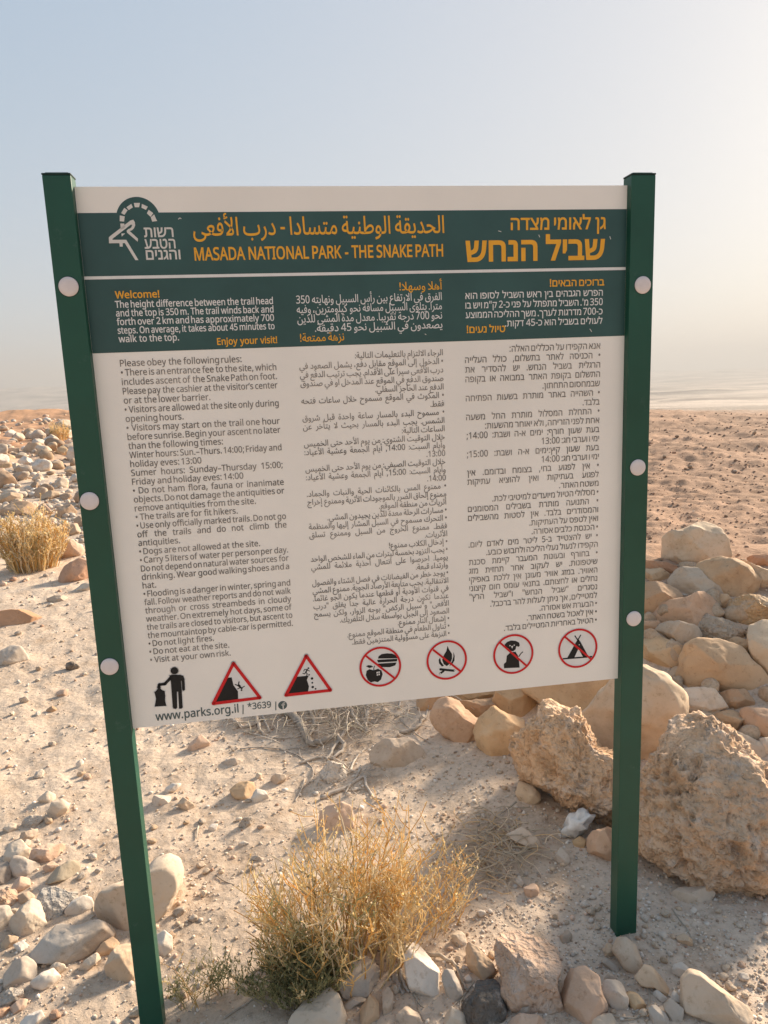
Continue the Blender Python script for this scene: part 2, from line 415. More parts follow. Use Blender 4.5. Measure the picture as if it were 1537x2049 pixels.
def shape(name, polys, mat, layer, parent=None):
    """flat print: list of polygons (lists of (u, v)); layer = number of print thicknesses off the sheet"""
    y = -0.0003 * layer; vs = []; fs = []
    for p in polys:
        b = len(vs); q = [Vector((a, c, 0)) for a, c in p]
        tri = geometry.tessellate_polygon([q])
        vs += [(a, y, c + VOFF) for a, c in p]; fs += [[b + i for i in t] for t in tri]
    o = mesh_np(name, vs, fs, mat, parent or panel)
    me = o.data; bmx = bmesh.new(); bmx.from_mesh(me)
    for f in bmx.faces:
        if f.normal.y > 0: f.normal_flip()
    bmx.to_mesh(me); bmx.free()
    return o
def circ(c, r, n=48): return [(c[0] + r * math.cos(2 * math.pi * k / n), c[1] + r * math.sin(2 * math.pi * k / n)) for k in range(n)]
def stroke(pts, w):
    out = []
    for (a, b) in zip(pts, pts[1:]):
        dx, dy = b[0] - a[0], b[1] - a[1]; L = math.hypot(dx, dy) or 1; nx, ny = -dy / L * w / 2, dx / L * w / 2
        out.append([(a[0] + nx, a[1] + ny), (b[0] + nx, b[1] + ny), (b[0] - nx, b[1] - ny), (a[0] - nx, a[1] - ny)])
    return out
def rstroke(pts, w): return stroke(pts, w) + [circ(p, w / 2, 14) for p in pts]
def ring(c, r0, r1, n=56):
    return [[(c[0] + r * math.cos(2 * math.pi * k / n), c[1] + r * math.sin(2 * math.pi * k / n)) for r, k in ((r1, j), (r1, j + 1), (r0, j + 1), (r0, j))] for j in range(n)]

# printed bands
dome_c = (uv(275.7, 425.4)[0], -0.0423 - 0.011); dome_r = uv(275.7, 394)[1] - dome_c[1]
UL, UR = 0.0019, 0.9968
half = math.sqrt(dome_r ** 2 - 0.011 ** 2); a0 = math.atan2(0.011, half)
arch = [(dome_c[0] + dome_r * math.cos(t), dome_c[1] + dome_r * math.sin(t)) for t in np.linspace(math.pi - a0, a0, 40)]
shape('header_band', [[(UL, -0.0423)] + arch + [(UR, -0.0423), (UR, -0.2763), (UL, -0.2763)]], M_TEAL, 1)
shape('divider_line', [[(UL, -0.1462), (UR, -0.1478), (UR, -0.1530), (UL, -0.1514)]], M_WHITE, 2)

# emblem: arch of blocks and a horned animal's head in outline
lg = []
q = Zoom(60, 330, 240 / 1537)
for poly in ([(1152,648),(1215,660),(1208,727),(1152,722)], [(1210,550),(1253,582),(1212,642),(1170,618)], [(1237,543),(1300,500),(1320,546),(1268,580)],
             [(1332,488),(1411,488),(1400,543),(1345,543)], [(1435,500),(1511,536),(1488,577),(1430,550)], [(1160,752),(1210,752),(1215,800),(1165,830)],
             [(1172,880),(1222,878),(1178,918)]):
    lg.append([q(*p) for p in poly])
q2 = Zoom(80, 340, 640 / 1537)
for poly in ([(523,192),(545,208),(532,226),(514,209)], [(549,214),(563,246),(540,249),(533,228)]):
    lg.append([q2(*p) for p in poly])
lg.append([q(*p) for p in [(1325,703),(1345,735),(1350,775),(1335,812),(1310,838),(1280,848),(1385,945),(1382,985),(1245,868),(1240,845),(1262,822),(1285,815),(1303,795),(1310,768),(1295,765),(1062,945),(1058,960),(1235,960),(1392,1220),(1352,1222),(1217,1003),(1190,1003),(1190,1048),(1152,1048),(1150,1018),(1145,1003),(1015,1005),(1012,930),(1035,908),(1290,712)]])
shape('emblem', lg, M_PALE, 2)

# ---- lettering
try:
    _fp = os.path.join(bpy.utils.system_resource('DATAFILES'), 'fonts', 'NotoSansHebrew-Regular.woff2')
    LATIN = bpy.data.fonts.load(_fp) if os.path.exists(_fp) else None      # a font that ships with Blender
except Exception:
    LATIN = None
_forms = {}
def _F(ch, iso, n):            # n: 4 forms (joins both ways) or 2 forms (joins to the previous letter only)
    _forms[ch] = (iso, n)
for ch, iso, n in (('\u0621',0xFE80,1),('\u0622',0xFE81,2),('\u0623',0xFE83,2),('\u0624',0xFE85,2),('\u0625',0xFE87,2),('\u0626',0xFE89,4),('\u0627',0xFE8D,2),('\u0628',0xFE8F,4),
    ('\u0629',0xFE93,2),('\u062a',0xFE95,4),('\u062b',0xFE99,4),('\u062c',0xFE9D,4),('\u062d',0xFEA1,4),('\u062e',0xFEA5,4),('\u062f',0xFEA9,2),('\u0630',0xFEAB,2),('\u0631',0xFEAD,2),
    ('\u0632',0xFEAF,2),('\u0633',0xFEB1,4),('\u0634',0xFEB5,4),('\u0635',0xFEB9,4),('\u0636',0xFEBD,4),('\u0637',0xFEC1,4),('\u0638',0xFEC5,4),('\u0639',0xFEC9,4),('\u063a',0xFECD,4),
    ('\u0641',0xFED1,4),('\u0642',0xFED5,4),('\u0643',0xFED9,4),('\u0644',0xFEDD,4),('\u0645',0xFEE1,4),('\u0646',0xFEE5,4),('\u0647',0xFEE9,4),('\u0648',0xFEED,2),('\u0649',0xFEEF,2),('\u064a',0xFEF1,4)):
    _F(ch, iso, n)
_LA = {'\u0622': 0xFEF5, '\u0623': 0xFEF7, '\u0625': 0xFEF9, '\u0627': 0xFEFB}
def shape_arabic(w):
    out = []; s = [c for c in w if not ('\u064b' <= c <= '\u0652')]       # vowel marks left to the reader
    i = 0; prev = False
    while i < len(s):
        c = s[i]
        if c not in _forms: out.append(c); prev = False; i += 1; continue
        iso, n = _forms[c]
        if c == '\u0644' and i + 1 < len(s) and s[i + 1] in _LA:
            out.append(chr(_LA[s[i + 1]] + (1 if prev else 0))); prev = False; i += 2; continue
        nxt = i + 1 < len(s) and s[i + 1] in _forms and _forms[s[i + 1]][1] > 1
        if n == 4: k = (3 if nxt else 1) if prev else (2 if nxt else 0)
        elif n == 2: k = 1 if prev else 0
        else: k = 0
        out.append(chr(iso + k)); prev = (n == 4); i += 1
    return ''.join(out)
_rtl = lambda c: '\u0590' <= c <= '\u06ff' or '\ufb1d' <= c <= '\ufefc'
_mir = {'(': ')', ')': '('}
def visual(w):
    """letters of one word in left-to-right drawing order"""
    if not any(_rtl(c) for c in w):
        if any(c.isdigit() for c in w):                      # a number in right-to-left text: its stop or comma stands at its left
            core = w.rstrip('.,;'); return w[len(core):][::-1] + core
        return w[::-1]
    runs = []; cur = ''
    for c in shape_arabic(w):
        if c.isdigit(): cur += c
        else:
            if cur: runs.append(cur); cur = ''
            runs.append(c)
    if cur: runs.append(cur)
    return ''.join(runs[::-1])
LINES = []      # (text, rtl, x-left or None, x-right or None, baseline v, em, offset, block)
def line(block, text, v, em, ul=None, ur=None, rtl=False, just=False, bold=0.012, xs=None):
    lang = 'arabic' if any('\u0600' <= c <= '\u06ff' for c in text) else 'hebrew' if any('\u0590' <= c <= '\u05ff' for c in text) else None
    if block in ('rules', 'welcome', 'welcome_head'):
        lang = lang or ('english' if not rtl else 'arabic' if ul is not None and ul < 0.6 and not (ul is not None and ul > 0.66) else 'hebrew')
    key = (block, lang) if block != 'welcome_head' else (block, text)
    if block == 'title': key = (block, text)
    LINES.append(dict(block=key, words=[visual(w) if rtl else w for w in text.split()][::-1 if rtl else 1], v=v, em=em, ul=ul, ur=ur, rtl=rtl, just=just, bold=bold, xs=xs))

# title
def B(px, py): return uv(px, py)
line('title', 'MASADA NATIONAL PARK - THE SNAKE PATH', B(390, 521)[1], 0.0300, B(390, 521)[0], B(887, 516)[0], just=True, bold=0.022, xs='fit')
line('title', 'الحديقة الوطنية متسادا - درب الأفعى', B(889, 466)[1], 0.0425, B(387, 471)[0], B(889, 466)[0], rtl=True, just=True, bold=0.008, xs='fit')
line('title', 'גן לאומי מצדה', B(1212, 458)[1], 0.0355, B(1022, 460)[0], B(1212, 458)[0], rtl=True, just=True, bold=0.016, xs='fit')
line('title', 'שביל הנחש', B(1210, 518)[1], 0.0600, B(932, 520)[0], B(1210, 518)[0], rtl=True, just=True, bold=0.026, xs='fit')
# emblem name
for tx, x0, x1, y in (('רשות', 289, 348, 474.5), ('הטבע', 290, 352, 497.5), ('והגנים', 293, 362, 519.5)):
    line('name', tx, uv(x0, y)[1], 0.0262, uv(x0, y)[0], uv(x1, y)[0], rtl=True, just=True, bold=0.018, xs='fit')
# welcome block
CE = (0.0466, 0.3205); CA = (0.3625, 0.6330); CH = (0.6760, 0.9475)
WE = 0.0222
line('welcome_head', 'Welcome!', B(231, 597)[1], 0.0168, B(231, 597)[0], None, bold=0.022)
for i, tx in enumerate(['The height difference between the trail head', 'and the top is 350 m. The trail winds back and', 'forth over 2 km and has approximately 700', 'steps. On average, it takes about 45 minutes to', 'walk to the top.']):
    v = B(231, 616)[1] + (B(237, 685)[1] - B(231, 616)[1]) * i / 4
    line('welcome', tx, v, 0.0163, B(231, 616)[0], B(549, 645)[0], just=(i < 4), bold=0.016, xs=0.90)
line('welcome_head', 'Enjoy your visit!', B(435, 690)[1], 0.0165, B(435, 690)[0], B(555, 685)[0], just=True, bold=0.022, xs='fit')
line('welcome_head', 'أهلاً وسهلاً!', B(889, 579)[1], 0.0205, None, 0.6345, rtl=True, bold=0.007, xs=0.95)
for i, tx in enumerate(['الفرق في الارتفاع بين رأس السبيل ونهايته 350', 'متراً. يتلوى السبيل مسافة نحو كيلومترين، وفيه', 'نحو 700 درجة تقريباً. معدل مدة المشي للذين', 'يصعدون في الشبيل نحو 45 دقيقة.']):
    v = B(888, 600)[1] + (B(890, 656)[1] - B(888, 600)[1]) * i / 3
    line('welcome', tx, v, 0.0195, B(593, 606)[0], 0.6335, rtl=True, just=(i < 3), bold=0.006, xs=0.92)
line('welcome_head', 'نزهة ممتعة!', B(688, 681)[1], 0.0205, B(601, 684)[0], B(689, 681)[0], rtl=True, just=True, bold=0.007, xs='fit')
line('welcome_head', 'ברוכים הבאים!', B(1208, 571)[1], 0.0192, B(1100, 573)[0], B(1209, 571)[0], rtl=True, just=True, bold=0.018, xs='fit')
for i, tx in enumerate(['הפרש הגבהים בין ראש השביל לסופו הוא', "350 מ'. השביל מתפתל על פני כ-2 ק\"מ ויש בו", 'כ-700 מדרגות לערך. משך ההליכה הממוצע', 'לעולים בשביל הוא כ-45 דקות.']):
    v = B(1206, 591.5)[1] + (B(1204, 647.5)[1] - B(1206, 591.5)[1]) * i / 3
    line('welcome', tx, v, 0.0182, B(931, 597)[0], B(1206, 592)[0], rtl=True, just=(i < 3), bold=0.010, xs=0.92)
line('welcome_head', 'טיול נעים!', B(1010, 664)[1], 0.0192, B(934, 667)[0], B(1011, 664)[0], rtl=True, just=True, bold=0.018, xs='fit')
# rules
ENG = '''Please obey the following rules:|
• There is an entrance fee to the site, which
includes ascent of the Snake Path on foot.
Please pay the cashier at the visitor’s center
or at the lower barrier.|
• Visitors are allowed at the site only during
opening hours.|
• Visitors may start on the trail one hour
before sunrise. Begin your ascent no later
than the following times:|
Winter hours: Sun.–Thurs. 14:00; Friday and
holiday eves: 13:00|
Sumer hours: Sunday–Thursday 15:00;
Friday and holiday eves: 14:00|
• Do not ham flora, fauna or inanimate
objects. Do not damage the antiquities or
remove antiquities from the site.|
• The trails are for fit hikers.|
• Use only officially marked trails. Do not go
off the trails and do not climb the
antiquities.|
• Dogs are not allowed at the site.|
• Carry 5 liters of water per person per day.
Do not depend on natural water sources for
drinking. Wear good walking shoes and a
hat.|
• Flooding is a danger in winter, spring and
fall. Follow weather reports and do not walk
through or cross streambeds in cloudy
weather. On extremely hot days, some of
the trails are closed to visitors, but ascent to
the mountaintop by cable-car is permitted.
• Do not light fires.|
• Do not eat at the site.|
• Visit at your own risk.|'''
ARA = '''الرجاء الالتزام بالتعليمات التالية:|
• الدخول إلى الموقع مقابل دفع، يشمل الصعود في
درب الأفعى سيراً على الأقدام. يجب ترتيب الدفع في
صندوق الدفع في الموقع عند المدخل او في صندوق
الدفع عند الحاجز السفلي.|
• المكوث في الموقع مسموح خلال ساعات فتحه
فقط.|
• مسموح البدء بالمسار ساعة واحدة قبل شروق
الشمس. يجب البدء بالمسار بحيث لا يتأخر عن
الساعات التالية:|
خلال التوقيت الشتوي: من يوم الأحد حتى الخميس
وأيام السبت: 14:00, أيام الجمعة وعشية الأعياد:
13:00.|
خلال التوقيت الصيفي: من يوم الأحد حتى الخميس
وأيام السبت: 15:00, أيام الجمعة وعشية الأعياد:
14:00.|
• ممنوع المسّ بالكائنات الحية والنبات والجماد.
ممنوع إلحاق الضرر بالموجودات الأثرية وممنوع إخراج
أثريات من منطقة الموقع.|
• مسارات الرحلة معدّة للذين يجيدون المشي.|
• التحرّك مسموح في السبل المُشار إليها والمنظمة
فقط. ممنوع الخروج من السبل وممنوع تسلّق
الأثريات.|
• إدخال الكلاب ممنوع!|
• يجب التزود بخمسة ليترات من الماء للشخص الواحد
يومياً. احرصوا على انتعال أحذية ملائمة للمشي
وارتداء قبعة.|
• يوجد خطر من الفيضانات في فصل الشتاء والفصول
الانتقالية. يجب متابعة الأرصاد الجوية. ممنوع المشي
في قنوات الأودية أو قطعها عندما يكون الجو غائماً.
عندما تكون درجة الحرارة عالية جداً يُغلق "درب
الأفعى" و"سبيل الركض" بوجه الزوار، ولكن يُسمح
الصعود إلى الجبل بواسطة سلال التلفريك.|
• إشعال النار ممنوع.|
• تناول الطعام في منطقة الموقع ممنوع.|
• النزهة على مسؤولية المتنزهين فقط.|'''
HEB = '''אנא הקפידו על הכללים האלה:|
• הכניסה לאתר בתשלום, כולל העלייה
הרגלית בשביל הנחש. יש להסדיר את
התשלום בקופת האתר במבואה או בקופה
שבמחסום התחתון.|
• השהייה באתר מותרת בשעות הפתיחה
בלבד.|
• התחלת המסלול מותרת החל משעה
אחת לפני הזריחה, ולא יאוחר מהשעות:|
בעת שעון חורף: ימים א-ה ושבת: 14:00;
ימי ו וערבי חג: 13:00|
בעת שעון קיץ:ימים א-ה ושבת: 15:00;
ימי ו וערבי חג: 14:00|
• אין לפגוע בחי, בצומח ובדומם. אין
לפגוע בעתיקות ואין להוציא עתיקות
משטח האתר.|
• מסלולי הטיול מיועדים למיטיבי לכת.|
• התנועה מותרת בשבילים המסומנים
והמסודרים בלבד. אין לסטות מהשבילים
ואין לטפס על העתיקות.|
• הכנסת כלבים אסורה.|
• יש להצטייד ב-5 ליטר מים לאדם ליום.
הקפידו לנעול נעלי הליכה ולחבוש כובע.|
• בחורף ובעונות המעבר קיימת סכנת
שיטפונות. יש לעקוב אחר תחזית מזג
האוויר. במזג אוויר מעונן אין ללכת באפיקי
נחלים או לחצותם. בתנאי עומס חום קיצוני
נסגרים "שביל הנחש" ו"שביל הרץ"
למטיילים, אך ניתן לעלות להר ברכבל.|
• הבערת אש אסורה.|
• אין לאכול בשטח האתר.|
• הטיול באחריות המטיילים בלבד.|'''
def column(block, txt, v0, v1, ul, ur, em, rtl, xs, bold):
    rows = txt.split('\n')
    for i, r in enumerate(rows):
        v = v0 + (v1 - v0) * i / (len(rows) - 1)
        line(block, r.rstrip('|'), v, em, ul, ur, rtl, not r.endswith('|'), bold, xs)
column('rules', ENG, -0.3005, -0.8565, CE[0], CE[1], 0.0163, False, 0.92, 0.007)
column('rules', ARA, -0.3010, -0.8570, CA[0], CA[1], 0.0158, True, 0.88, 0.005)
column('rules', HEB, -0.2992, -0.8575, CH[0], CH[1], 0.0178, True, 0.88, 0.006)
# foot of the sheet
line('web', 'www.parks.org.il', uv(312, 1442)[1], 0.0240, uv(312, 1442)[0], uv(478, 1427)[0], just=True, bold=0.014, xs='fit')
line('phone', '*3639', uv(496, 1420)[1], 0.0190, uv(496, 1420)[0], uv(543, 1417)[0], just=True, bold=0.012, xs='fit')

def fill_outline(v, edges, off):
    """letter outlines -> filled faces, made bolder by off"""
    if len(v) == 0: return np.zeros((0, 3)), []
    nb = {}
    for a, b in edges: nb.setdefault(a, []).append(b); nb.setdefault(b, []).append(a)
    nxt = {}
    for a, b in edges: nxt[a] = b
    loops = []; seen = set()
    for s0 in nb:
        if s0 in seen: continue
        lp = [s0]; seen.add(s0); prev, cur = None, s0
        first = nxt.get(s0)
        if first is None: first = nb[s0][0]
        cur = first; prev = s0
        while cur not in seen:
            seen.add(cur); lp.append(cur)
            c = [n for n in nb[cur] if n != prev]
            if not c: break
            prev, cur = cur, c[0]
        if len(lp) >= 3: loops.append(lp)
    pts = []; ce = []
    polys = [v[lp] for lp in loops]
    area = [0.5 * float((p[:, 0] * np.roll(p[:, 1], -1) - np.roll(p[:, 0], -1) * p[:, 1]).sum()) for p in polys]
    def inside(pt, p):
        x, y = pt; xs, ys = p[:, 0], p[:, 1]; x2, y2 = np.roll(xs, -1), np.roll(ys, -1)
        cr = ((ys > y) != (y2 > y)) & (x < (x2 - xs) * (y - ys) / (y2 - ys + 1e-30) + xs)
        return bool(cr.sum() % 2)
    ok = [i for i in range(len(polys)) if abs(area[i]) > 1e-7]
    holes = {}; solid = []
    for i in ok:
        enc = [j for j in ok if j != i and abs(area[j]) > abs(area[i]) and np.mean([inside(q, polys[j]) for q in polys[i][::2]]) > 0.85]
        j = min(enc, key=lambda k: abs(area[k])) if enc else None
        if j is not None and area[j] * area[i] < 0: holes.setdefault(j, []).append(i)
        else: solid.append(i)
    def grown(i, sign):
        p = polys[i]; d1 = p - np.roll(p, 1, 0); p = p[np.hypot(d1[:, 0], d1[:, 1]) > 1e-6]
        d1 = p - np.roll(p, 1, 0); d2 = np.roll(p, -1, 0) - p
        d1 = d1 / (np.hypot(d1[:, 0], d1[:, 1])[:, None] + 1e-12); d2 = d2 / (np.hypot(d2[:, 0], d2[:, 1])[:, None] + 1e-12)
        n1 = np.stack([d1[:, 1], -d1[:, 0]], 1); n2 = np.stack([d2[:, 1], -d2[:, 0]], 1)      # right of the direction: outward on a counter-clockwise loop
        n = n1 + n2; n = n / np.maximum((n * n1).sum(1), 0.5)[:, None]
        return p + n * off * (1 if area[i] > 0 else -1) * sign
    V = []; F = []
    for lay, i in enumerate(solid):
        pts = []; fs = []
        for k, sg in [(i, 1)] + [(h, -1) for h in holes.get(i, [])]:
            q = grown(k, sg); b0 = len(pts); pts += [Vector((float(a), float(c))) for a, c in q]; fs.append(list(range(b0, b0 + len(q))))
        r = geometry.delaunay_2d_cdt(pts, [], fs, 2, 1e-6); b0 = len(V)
        V += [(x[0], x[1], lay % 5) for x in r[0]]; F += [[b0 + t for t in f] for f in r[2]]      # pieces of a letter that cross lie a hair apart
    return np.array(V) if V else np.zeros((0, 3)), F
def build_lettering():
    cache = {}; objs = {}
    for L in LINES:
        for w in L['words']:
            k = (w, L['bold'], L['rtl'])
            if k in objs: continue
            cu = bpy.data.curves.new('w', 'FONT'); cu.body = w; cu.resolution_u = 3; cu.fill_mode = 'NONE'
            if LATIN and not any('\u0600' <= c <= '\u06ff' or c >= '\ufb50' for c in w): cu.font = LATIN
            o = bpy.data.objects.new('w', cu); COL.objects.link(o); objs[k] = o
    dg = bpy.context.evaluated_depsgraph_get(); dg.update()
    for k, o in objs.items():
        me = o.evaluated_get(dg).to_mesh()
        sc = 1.22 if (LATIN and not any('\u0600' <= c <= '\u06ff' or c >= '\ufb50' for c in k[0])) else 1.0
        cache[k] = fill_outline(np.array([tuple(x.co)[:2] for x in me.vertices]) * sc if len(me.vertices) else np.zeros((0, 2)), [tuple(e.vertices) for e in me.edges], k[1])
        o.evaluated_get(dg).to_mesh_clear()
    for o in objs.values():
        cu = o.data; bpy.data.objects.remove(o); bpy.data.curves.remove(cu)
    blocks = {}
    for L in LINES:
        ws = [cache[(w, L['bold'], L['rtl'])] for w in L['words']]
        ws = [w for w in ws if len(w[0])]
        wid = [w[0][:, 0].max() - w[0][:, 0].min() for w in ws]
        em = L['em']; sp = 0.27; tot = sum(wid) + sp * (len(ws) - 1)
        xs = L['xs'] if L['xs'] not in (None, 'fit') else 1.0
        if L['just']:
            target = (L['ur'] - L['ul']) / em
            if L['xs'] == 'fit' or len(ws) == 1: xs = target / tot
            else:
                if sum(wid) * xs + 0.22 * (len(ws) - 1) > target: xs = (target - 0.22 * (len(ws) - 1)) / sum(wid)
                sp = (target - sum(wid) * xs) / (len(ws) - 1) / xs
        elif L['ul'] is not None and L['ur'] is not None and tot * xs * em > L['ur'] - L['ul']:
            xs = (L['ur'] - L['ul']) / em / tot
        tot = (sum(wid) + sp * (len(ws) - 1)) * xs * em
        x = L['ul'] if (L['ul'] is not None and not (L['rtl'] and not L['just'])) else L['ur'] - tot
        V, F = blocks.setdefault(L['block'], ([], []))
        for (v, f), wd in zip(ws, wid):
            b = len(V); x0 = v[:, 0].min()
            V.extend([(x + (a - x0) * xs * em, -0.0006 - 0.00002 * l, L['v'] + c * em + VOFF) for a, c, l in v])
            F.extend([[b + i for i in reversed(p)] for p in f]); x += (wd + sp) * xs * em
    names = dict(title=('title_lettering', M_YEL), name=('emblem_lettering', M_PALE), welcome_head=('greeting_lettering', M_YEL), welcome=('welcome_lettering', M_WHITE), rules=('rules_lettering', M_BODY), web=('web_address', M_GREY), phone=('phone_number', M_GREY))
    for k, (V, F) in blocks.items():
        k = k[0]; o = mesh_np(names[k][0], V, F, names[k][1], panel)
        bmx = bmesh.new(); bmx.from_mesh(o.data)
        for f in bmx.faces:
            if f.normal.y > 0: f.normal_flip()
        bmx.to_mesh(o.data); bmx.free()
build_lettering()
a, b_ = uv(486.5, 1410), uv(486.5, 1429); sep = [[(a[0] - .0009, a[1]), (a[0] + .0009, a[1]), (b_[0] + .0009, b_[1]), (b_[0] - .0009, b_[1])]]
a, b_ = uv(552, 1403.5), uv(552, 1421); sep += [[(a[0] - .0009, a[1]), (a[0] + .0009, a[1]), (b_[0] + .0009, b_[1]), (b_[0] - .0009, b_[1])]]
fc = uv(565.7, 1411)
for p in sep: shape('separator_bar', [p], M_GREY, 2)
shape('round_logo', [circ(fc, 0.0088)], M_GREY, 1)
shape('round_logo_letter', rstroke([(fc[0] + .0042, fc[1] + .0046), (fc[0] + .0018, fc[1] + .0046), (fc[0] + .0008, fc[1] + .0034), (fc[0] + .0008, fc[1] - .0072)], .0024) + rstroke([(fc[0] - .0016, fc[1] + .0008), (fc[0] + .0036, fc[1] + .0008)], .0022), M_PALE, 2)

# ---- pictograms
def picto(label, parts):
    """first list = backing; every entry (material, polygons)"""
    root = None
    groups = {}
    for i, (mat, polys) in enumerate(parts):
        o = shape('pictogram', polys, mat, 1 + i) if root is None else None
        if root is None: root = o; continue
        groups[i] = (mat, polys)
    # the further inks are joined into the same print as extra material slots
    me = root.data; bmx = bmesh.new(); bmx.from_mesh(me)
    for i, (mat, polys) in groups.items():
        me.materials.append(mat); mi = len(me.materials) - 1; y = -0.0003 * (1 + i)
        for p in polys:
            vsb = [bmx.verts.new((a, y, c + VOFF)) for a, c in p]
            for t in geometry.tessellate_polygon([[Vector((a, c, 0)) for a, c in p]]):
                try:
                    f = bmx.faces.new([vsb[k] for k in t]); f.material_index = mi
                except ValueError: pass
    bmx.normal_update()
    for f in bmx.faces:
        if f.normal.y > 0: f.normal_flip()
    bmx.to_mesh(me); bmx.free(); root['label'] = label
    return root
q = Zoom(220, 1040, 420 / 1537); PX = 420 / 1537 / 1060      # one zoom pixel in metres, about
P = lambda *pts: [q(*p) for p in pts]
head = circ(q(473, 1105), 27 * PX)
body = [P((436,1140),(455,1134),(515,1134),(538,1142),(547,1165),(551,1242),(541,1252),(530,1246),(526,1178),(521,1178),(527,1255),(534,1372),(524,1383),(506,1382),(500,1258),(491,1258),(494,1374),(484,1385),(466,1382),(460,1370),(446,1180))]
arm = rstroke(P((442,1160), (402,1202), (362,1206), (358,1224)), 22 * PX)
bag = [P((326,1262),(345,1246),(352,1234),(344,1226),(358,1230),(372,1224),(370,1236),(382,1246),(402,1254),(406,1290),(404,1320),(414,1362),(328,1368),(338,1310))]
def outline(polys, w):
    r = []
    for p in polys: r += rstroke(p + [p[0]], w)
    return r
picto('black man dropping a rubbish bag', [(M_WHITE, outline([head] + body + bag, 13 * PX) + rstroke(P((442,1160), (402,1202), (362,1206), (358,1224)), 32 * PX)), (M_BLACK, [head] + body + arm + bag)])
def warn(label, out, inn, black):
    c = (sum(p[0] for p in out) / 3, sum(p[1] for p in out) / 3)
    w = 0.0062
    picto(label, [(M_WHITE, rstroke(out + [out[0]], w + 0.004) + [out]), (M_WHITE, [out]), (M_BLACK, black), (M_RED, rstroke(out + [out[0]], w))])
warn('red warning triangle with a person falling off a cliff', P((905,1050),(1100,1302),(757,1345)), None,
     [P((866,1155),(892,1153),(905,1210),(938,1255),(940,1322),(765,1344),(800,1280))] + rstroke(P((918,1205),(938,1213),(952,1216)), 8*PX) + rstroke(P((946,1186),(942,1203),(955,1216)), 8*PX) + rstroke(P((940,1212),(966,1234)), 13*PX) + rstroke(P((966,1230),(985,1218)), 7*PX) + rstroke(P((955,1228),(935,1238)), 7*PX) + [circ(q(964,1247), 7*PX)])
q = Zoom(280, 1280, 440 / 1537)
warn('red warning triangle with falling rocks and a running person', P((1163,112),(1333,352),(1020,387)), None,
     [P((1095,258),(1180,250),(1167,280),(1182,325),(1174,368),(1025,386),(1058,320))] + [circ(q(*c), r*PX) for c, r in (((1203,270),10),((1205,300),7),((1208,330),10),((1228,342),7),((1183,244),6),((1178,198),7))] + rstroke(P((1170,208),(1160,226)), 11*PX) + rstroke(P((1172,208),(1152,206),(1145,218)), 6*PX) + rstroke(P((1172,212),(1186,218)), 6*PX) + rstroke(P((1160,226),(1152,238),(1140,234)), 7*PX) + rstroke(P((1160,226),(1170,238),(1166,248)), 7*PX))
q = Zoom(700, 1240, 540 / 1537); PX = 540 / 1537 / 1010
def ban(label, c, ex, black, white, s0, s1):
    cc = q(*c); r = 0.5 * abs(q(*ex[1])[0] - q(*ex[0])[0])
    picto(label, [(M_WHITE, [circ(cc, r + 0.0012)]), (M_BLACK, black), (M_WHITE, white), (M_RED, ring(cc, r - 0.0042, r)), (M_RED, stroke([q(*s0), q(*s1)], 0.0042))])
ban('red prohibition ring over an apple and a burger', (174,267), ((55,267),(293,267)),
    [P((160,221),(164,208),(182,195),(212,191),(242,193),(264,203),(271,219)), P((155,228),(271,222),(268,237),(160,243)), P((158,250),(267,243),(258,260),(228,270),(182,269)),
     P((96,290),(112,281),(136,288),(160,279),(180,288),(187,310),(178,340),(160,355),(140,351),(120,356),(102,343),(91,316)), P((92,265),(105,258),(122,260),(134,268),(112,275))] + stroke(P((138,290),(136,277),(142,262)), 5*PX),
    [P((152,297),(160,295),(160,304),(152,306)), P((163,294),(170,293),(171,303),(163,304)), P((153,310),(160,308),(161,317),(154,318)), P((163,307),(171,306),(171,314),(164,316))], (92,205), (256,333))
ban('red prohibition ring over a camp fire', (552,229), ((437,229),(668,229)),
    [P((556,148),(566,170),(582,195),(582,222),(572,248),(552,264),(534,252),(526,228),(536,200),(550,178)), P((514,215),(520,240),(536,262),(524,266),(508,248),(506,228)), P((590,183),(597,205),(596,232),(584,252),(566,264),(582,236),(590,210))] + rstroke(P((516,282),(594,290)), 14*PX) + rstroke(P((514,306),(534,292)), 12*PX), [circ(q(514,306), 4*PX, 12), circ(q(596,290), 4*PX, 12)], (474,170), (632,294))
ban('red prohibition ring over a sitting dog', (931,195), ((817,195),(1046,195)),
    [P((882,140),(896,126),(918,118),(945,120),(964,130),(968,146),(962,154),(948,150),(944,168),(930,180),(912,176),(902,162),(888,166)), P((916,184),(944,182),(958,205),(964,240),(967,272),(878,276),(877,252),(890,240),(894,205))] + stroke(P((962,210),(974,192),(986,182)), 6*PX),
    [circ(q(912,147), 4*PX, 12), circ(q(936,144), 4*PX, 12), P((918,150),(930,148),(925,164))] + stroke(P((906,184),(944,178)), 4*PX), (855,130), (1010,265))
ban('red prohibition ring over a tent', (1298,162), ((1187,162),(1410,162)),
    [P((1300,106),(1316,130),(1360,212),(1330,216),(1302,164),(1276,220),(1234,224))] + rstroke(P((1282,92),(1304,124)), 7*PX) + rstroke(P((1314,88),(1296,120)), 7*PX) + rstroke(P((1216,222),(1376,210)), 9*PX), [circ(q(1306,142), 3*PX, 10)], (1226,98), (1374,224))
# small specks of wear on the print
for x, y, dx, dy in ((357,439,3,-3),(360,436,3,2),(997,462,6,2),(1078,470,2,5),(1220,473,2,6),(1275,480,-3,6),(1180,658,4,6),(850,668,3,2),(1268,387,1,4)): shape('scratch', stroke([uv(x, y), uv(x + dx, y + dy)], 0.0012), M_PALE, 2)

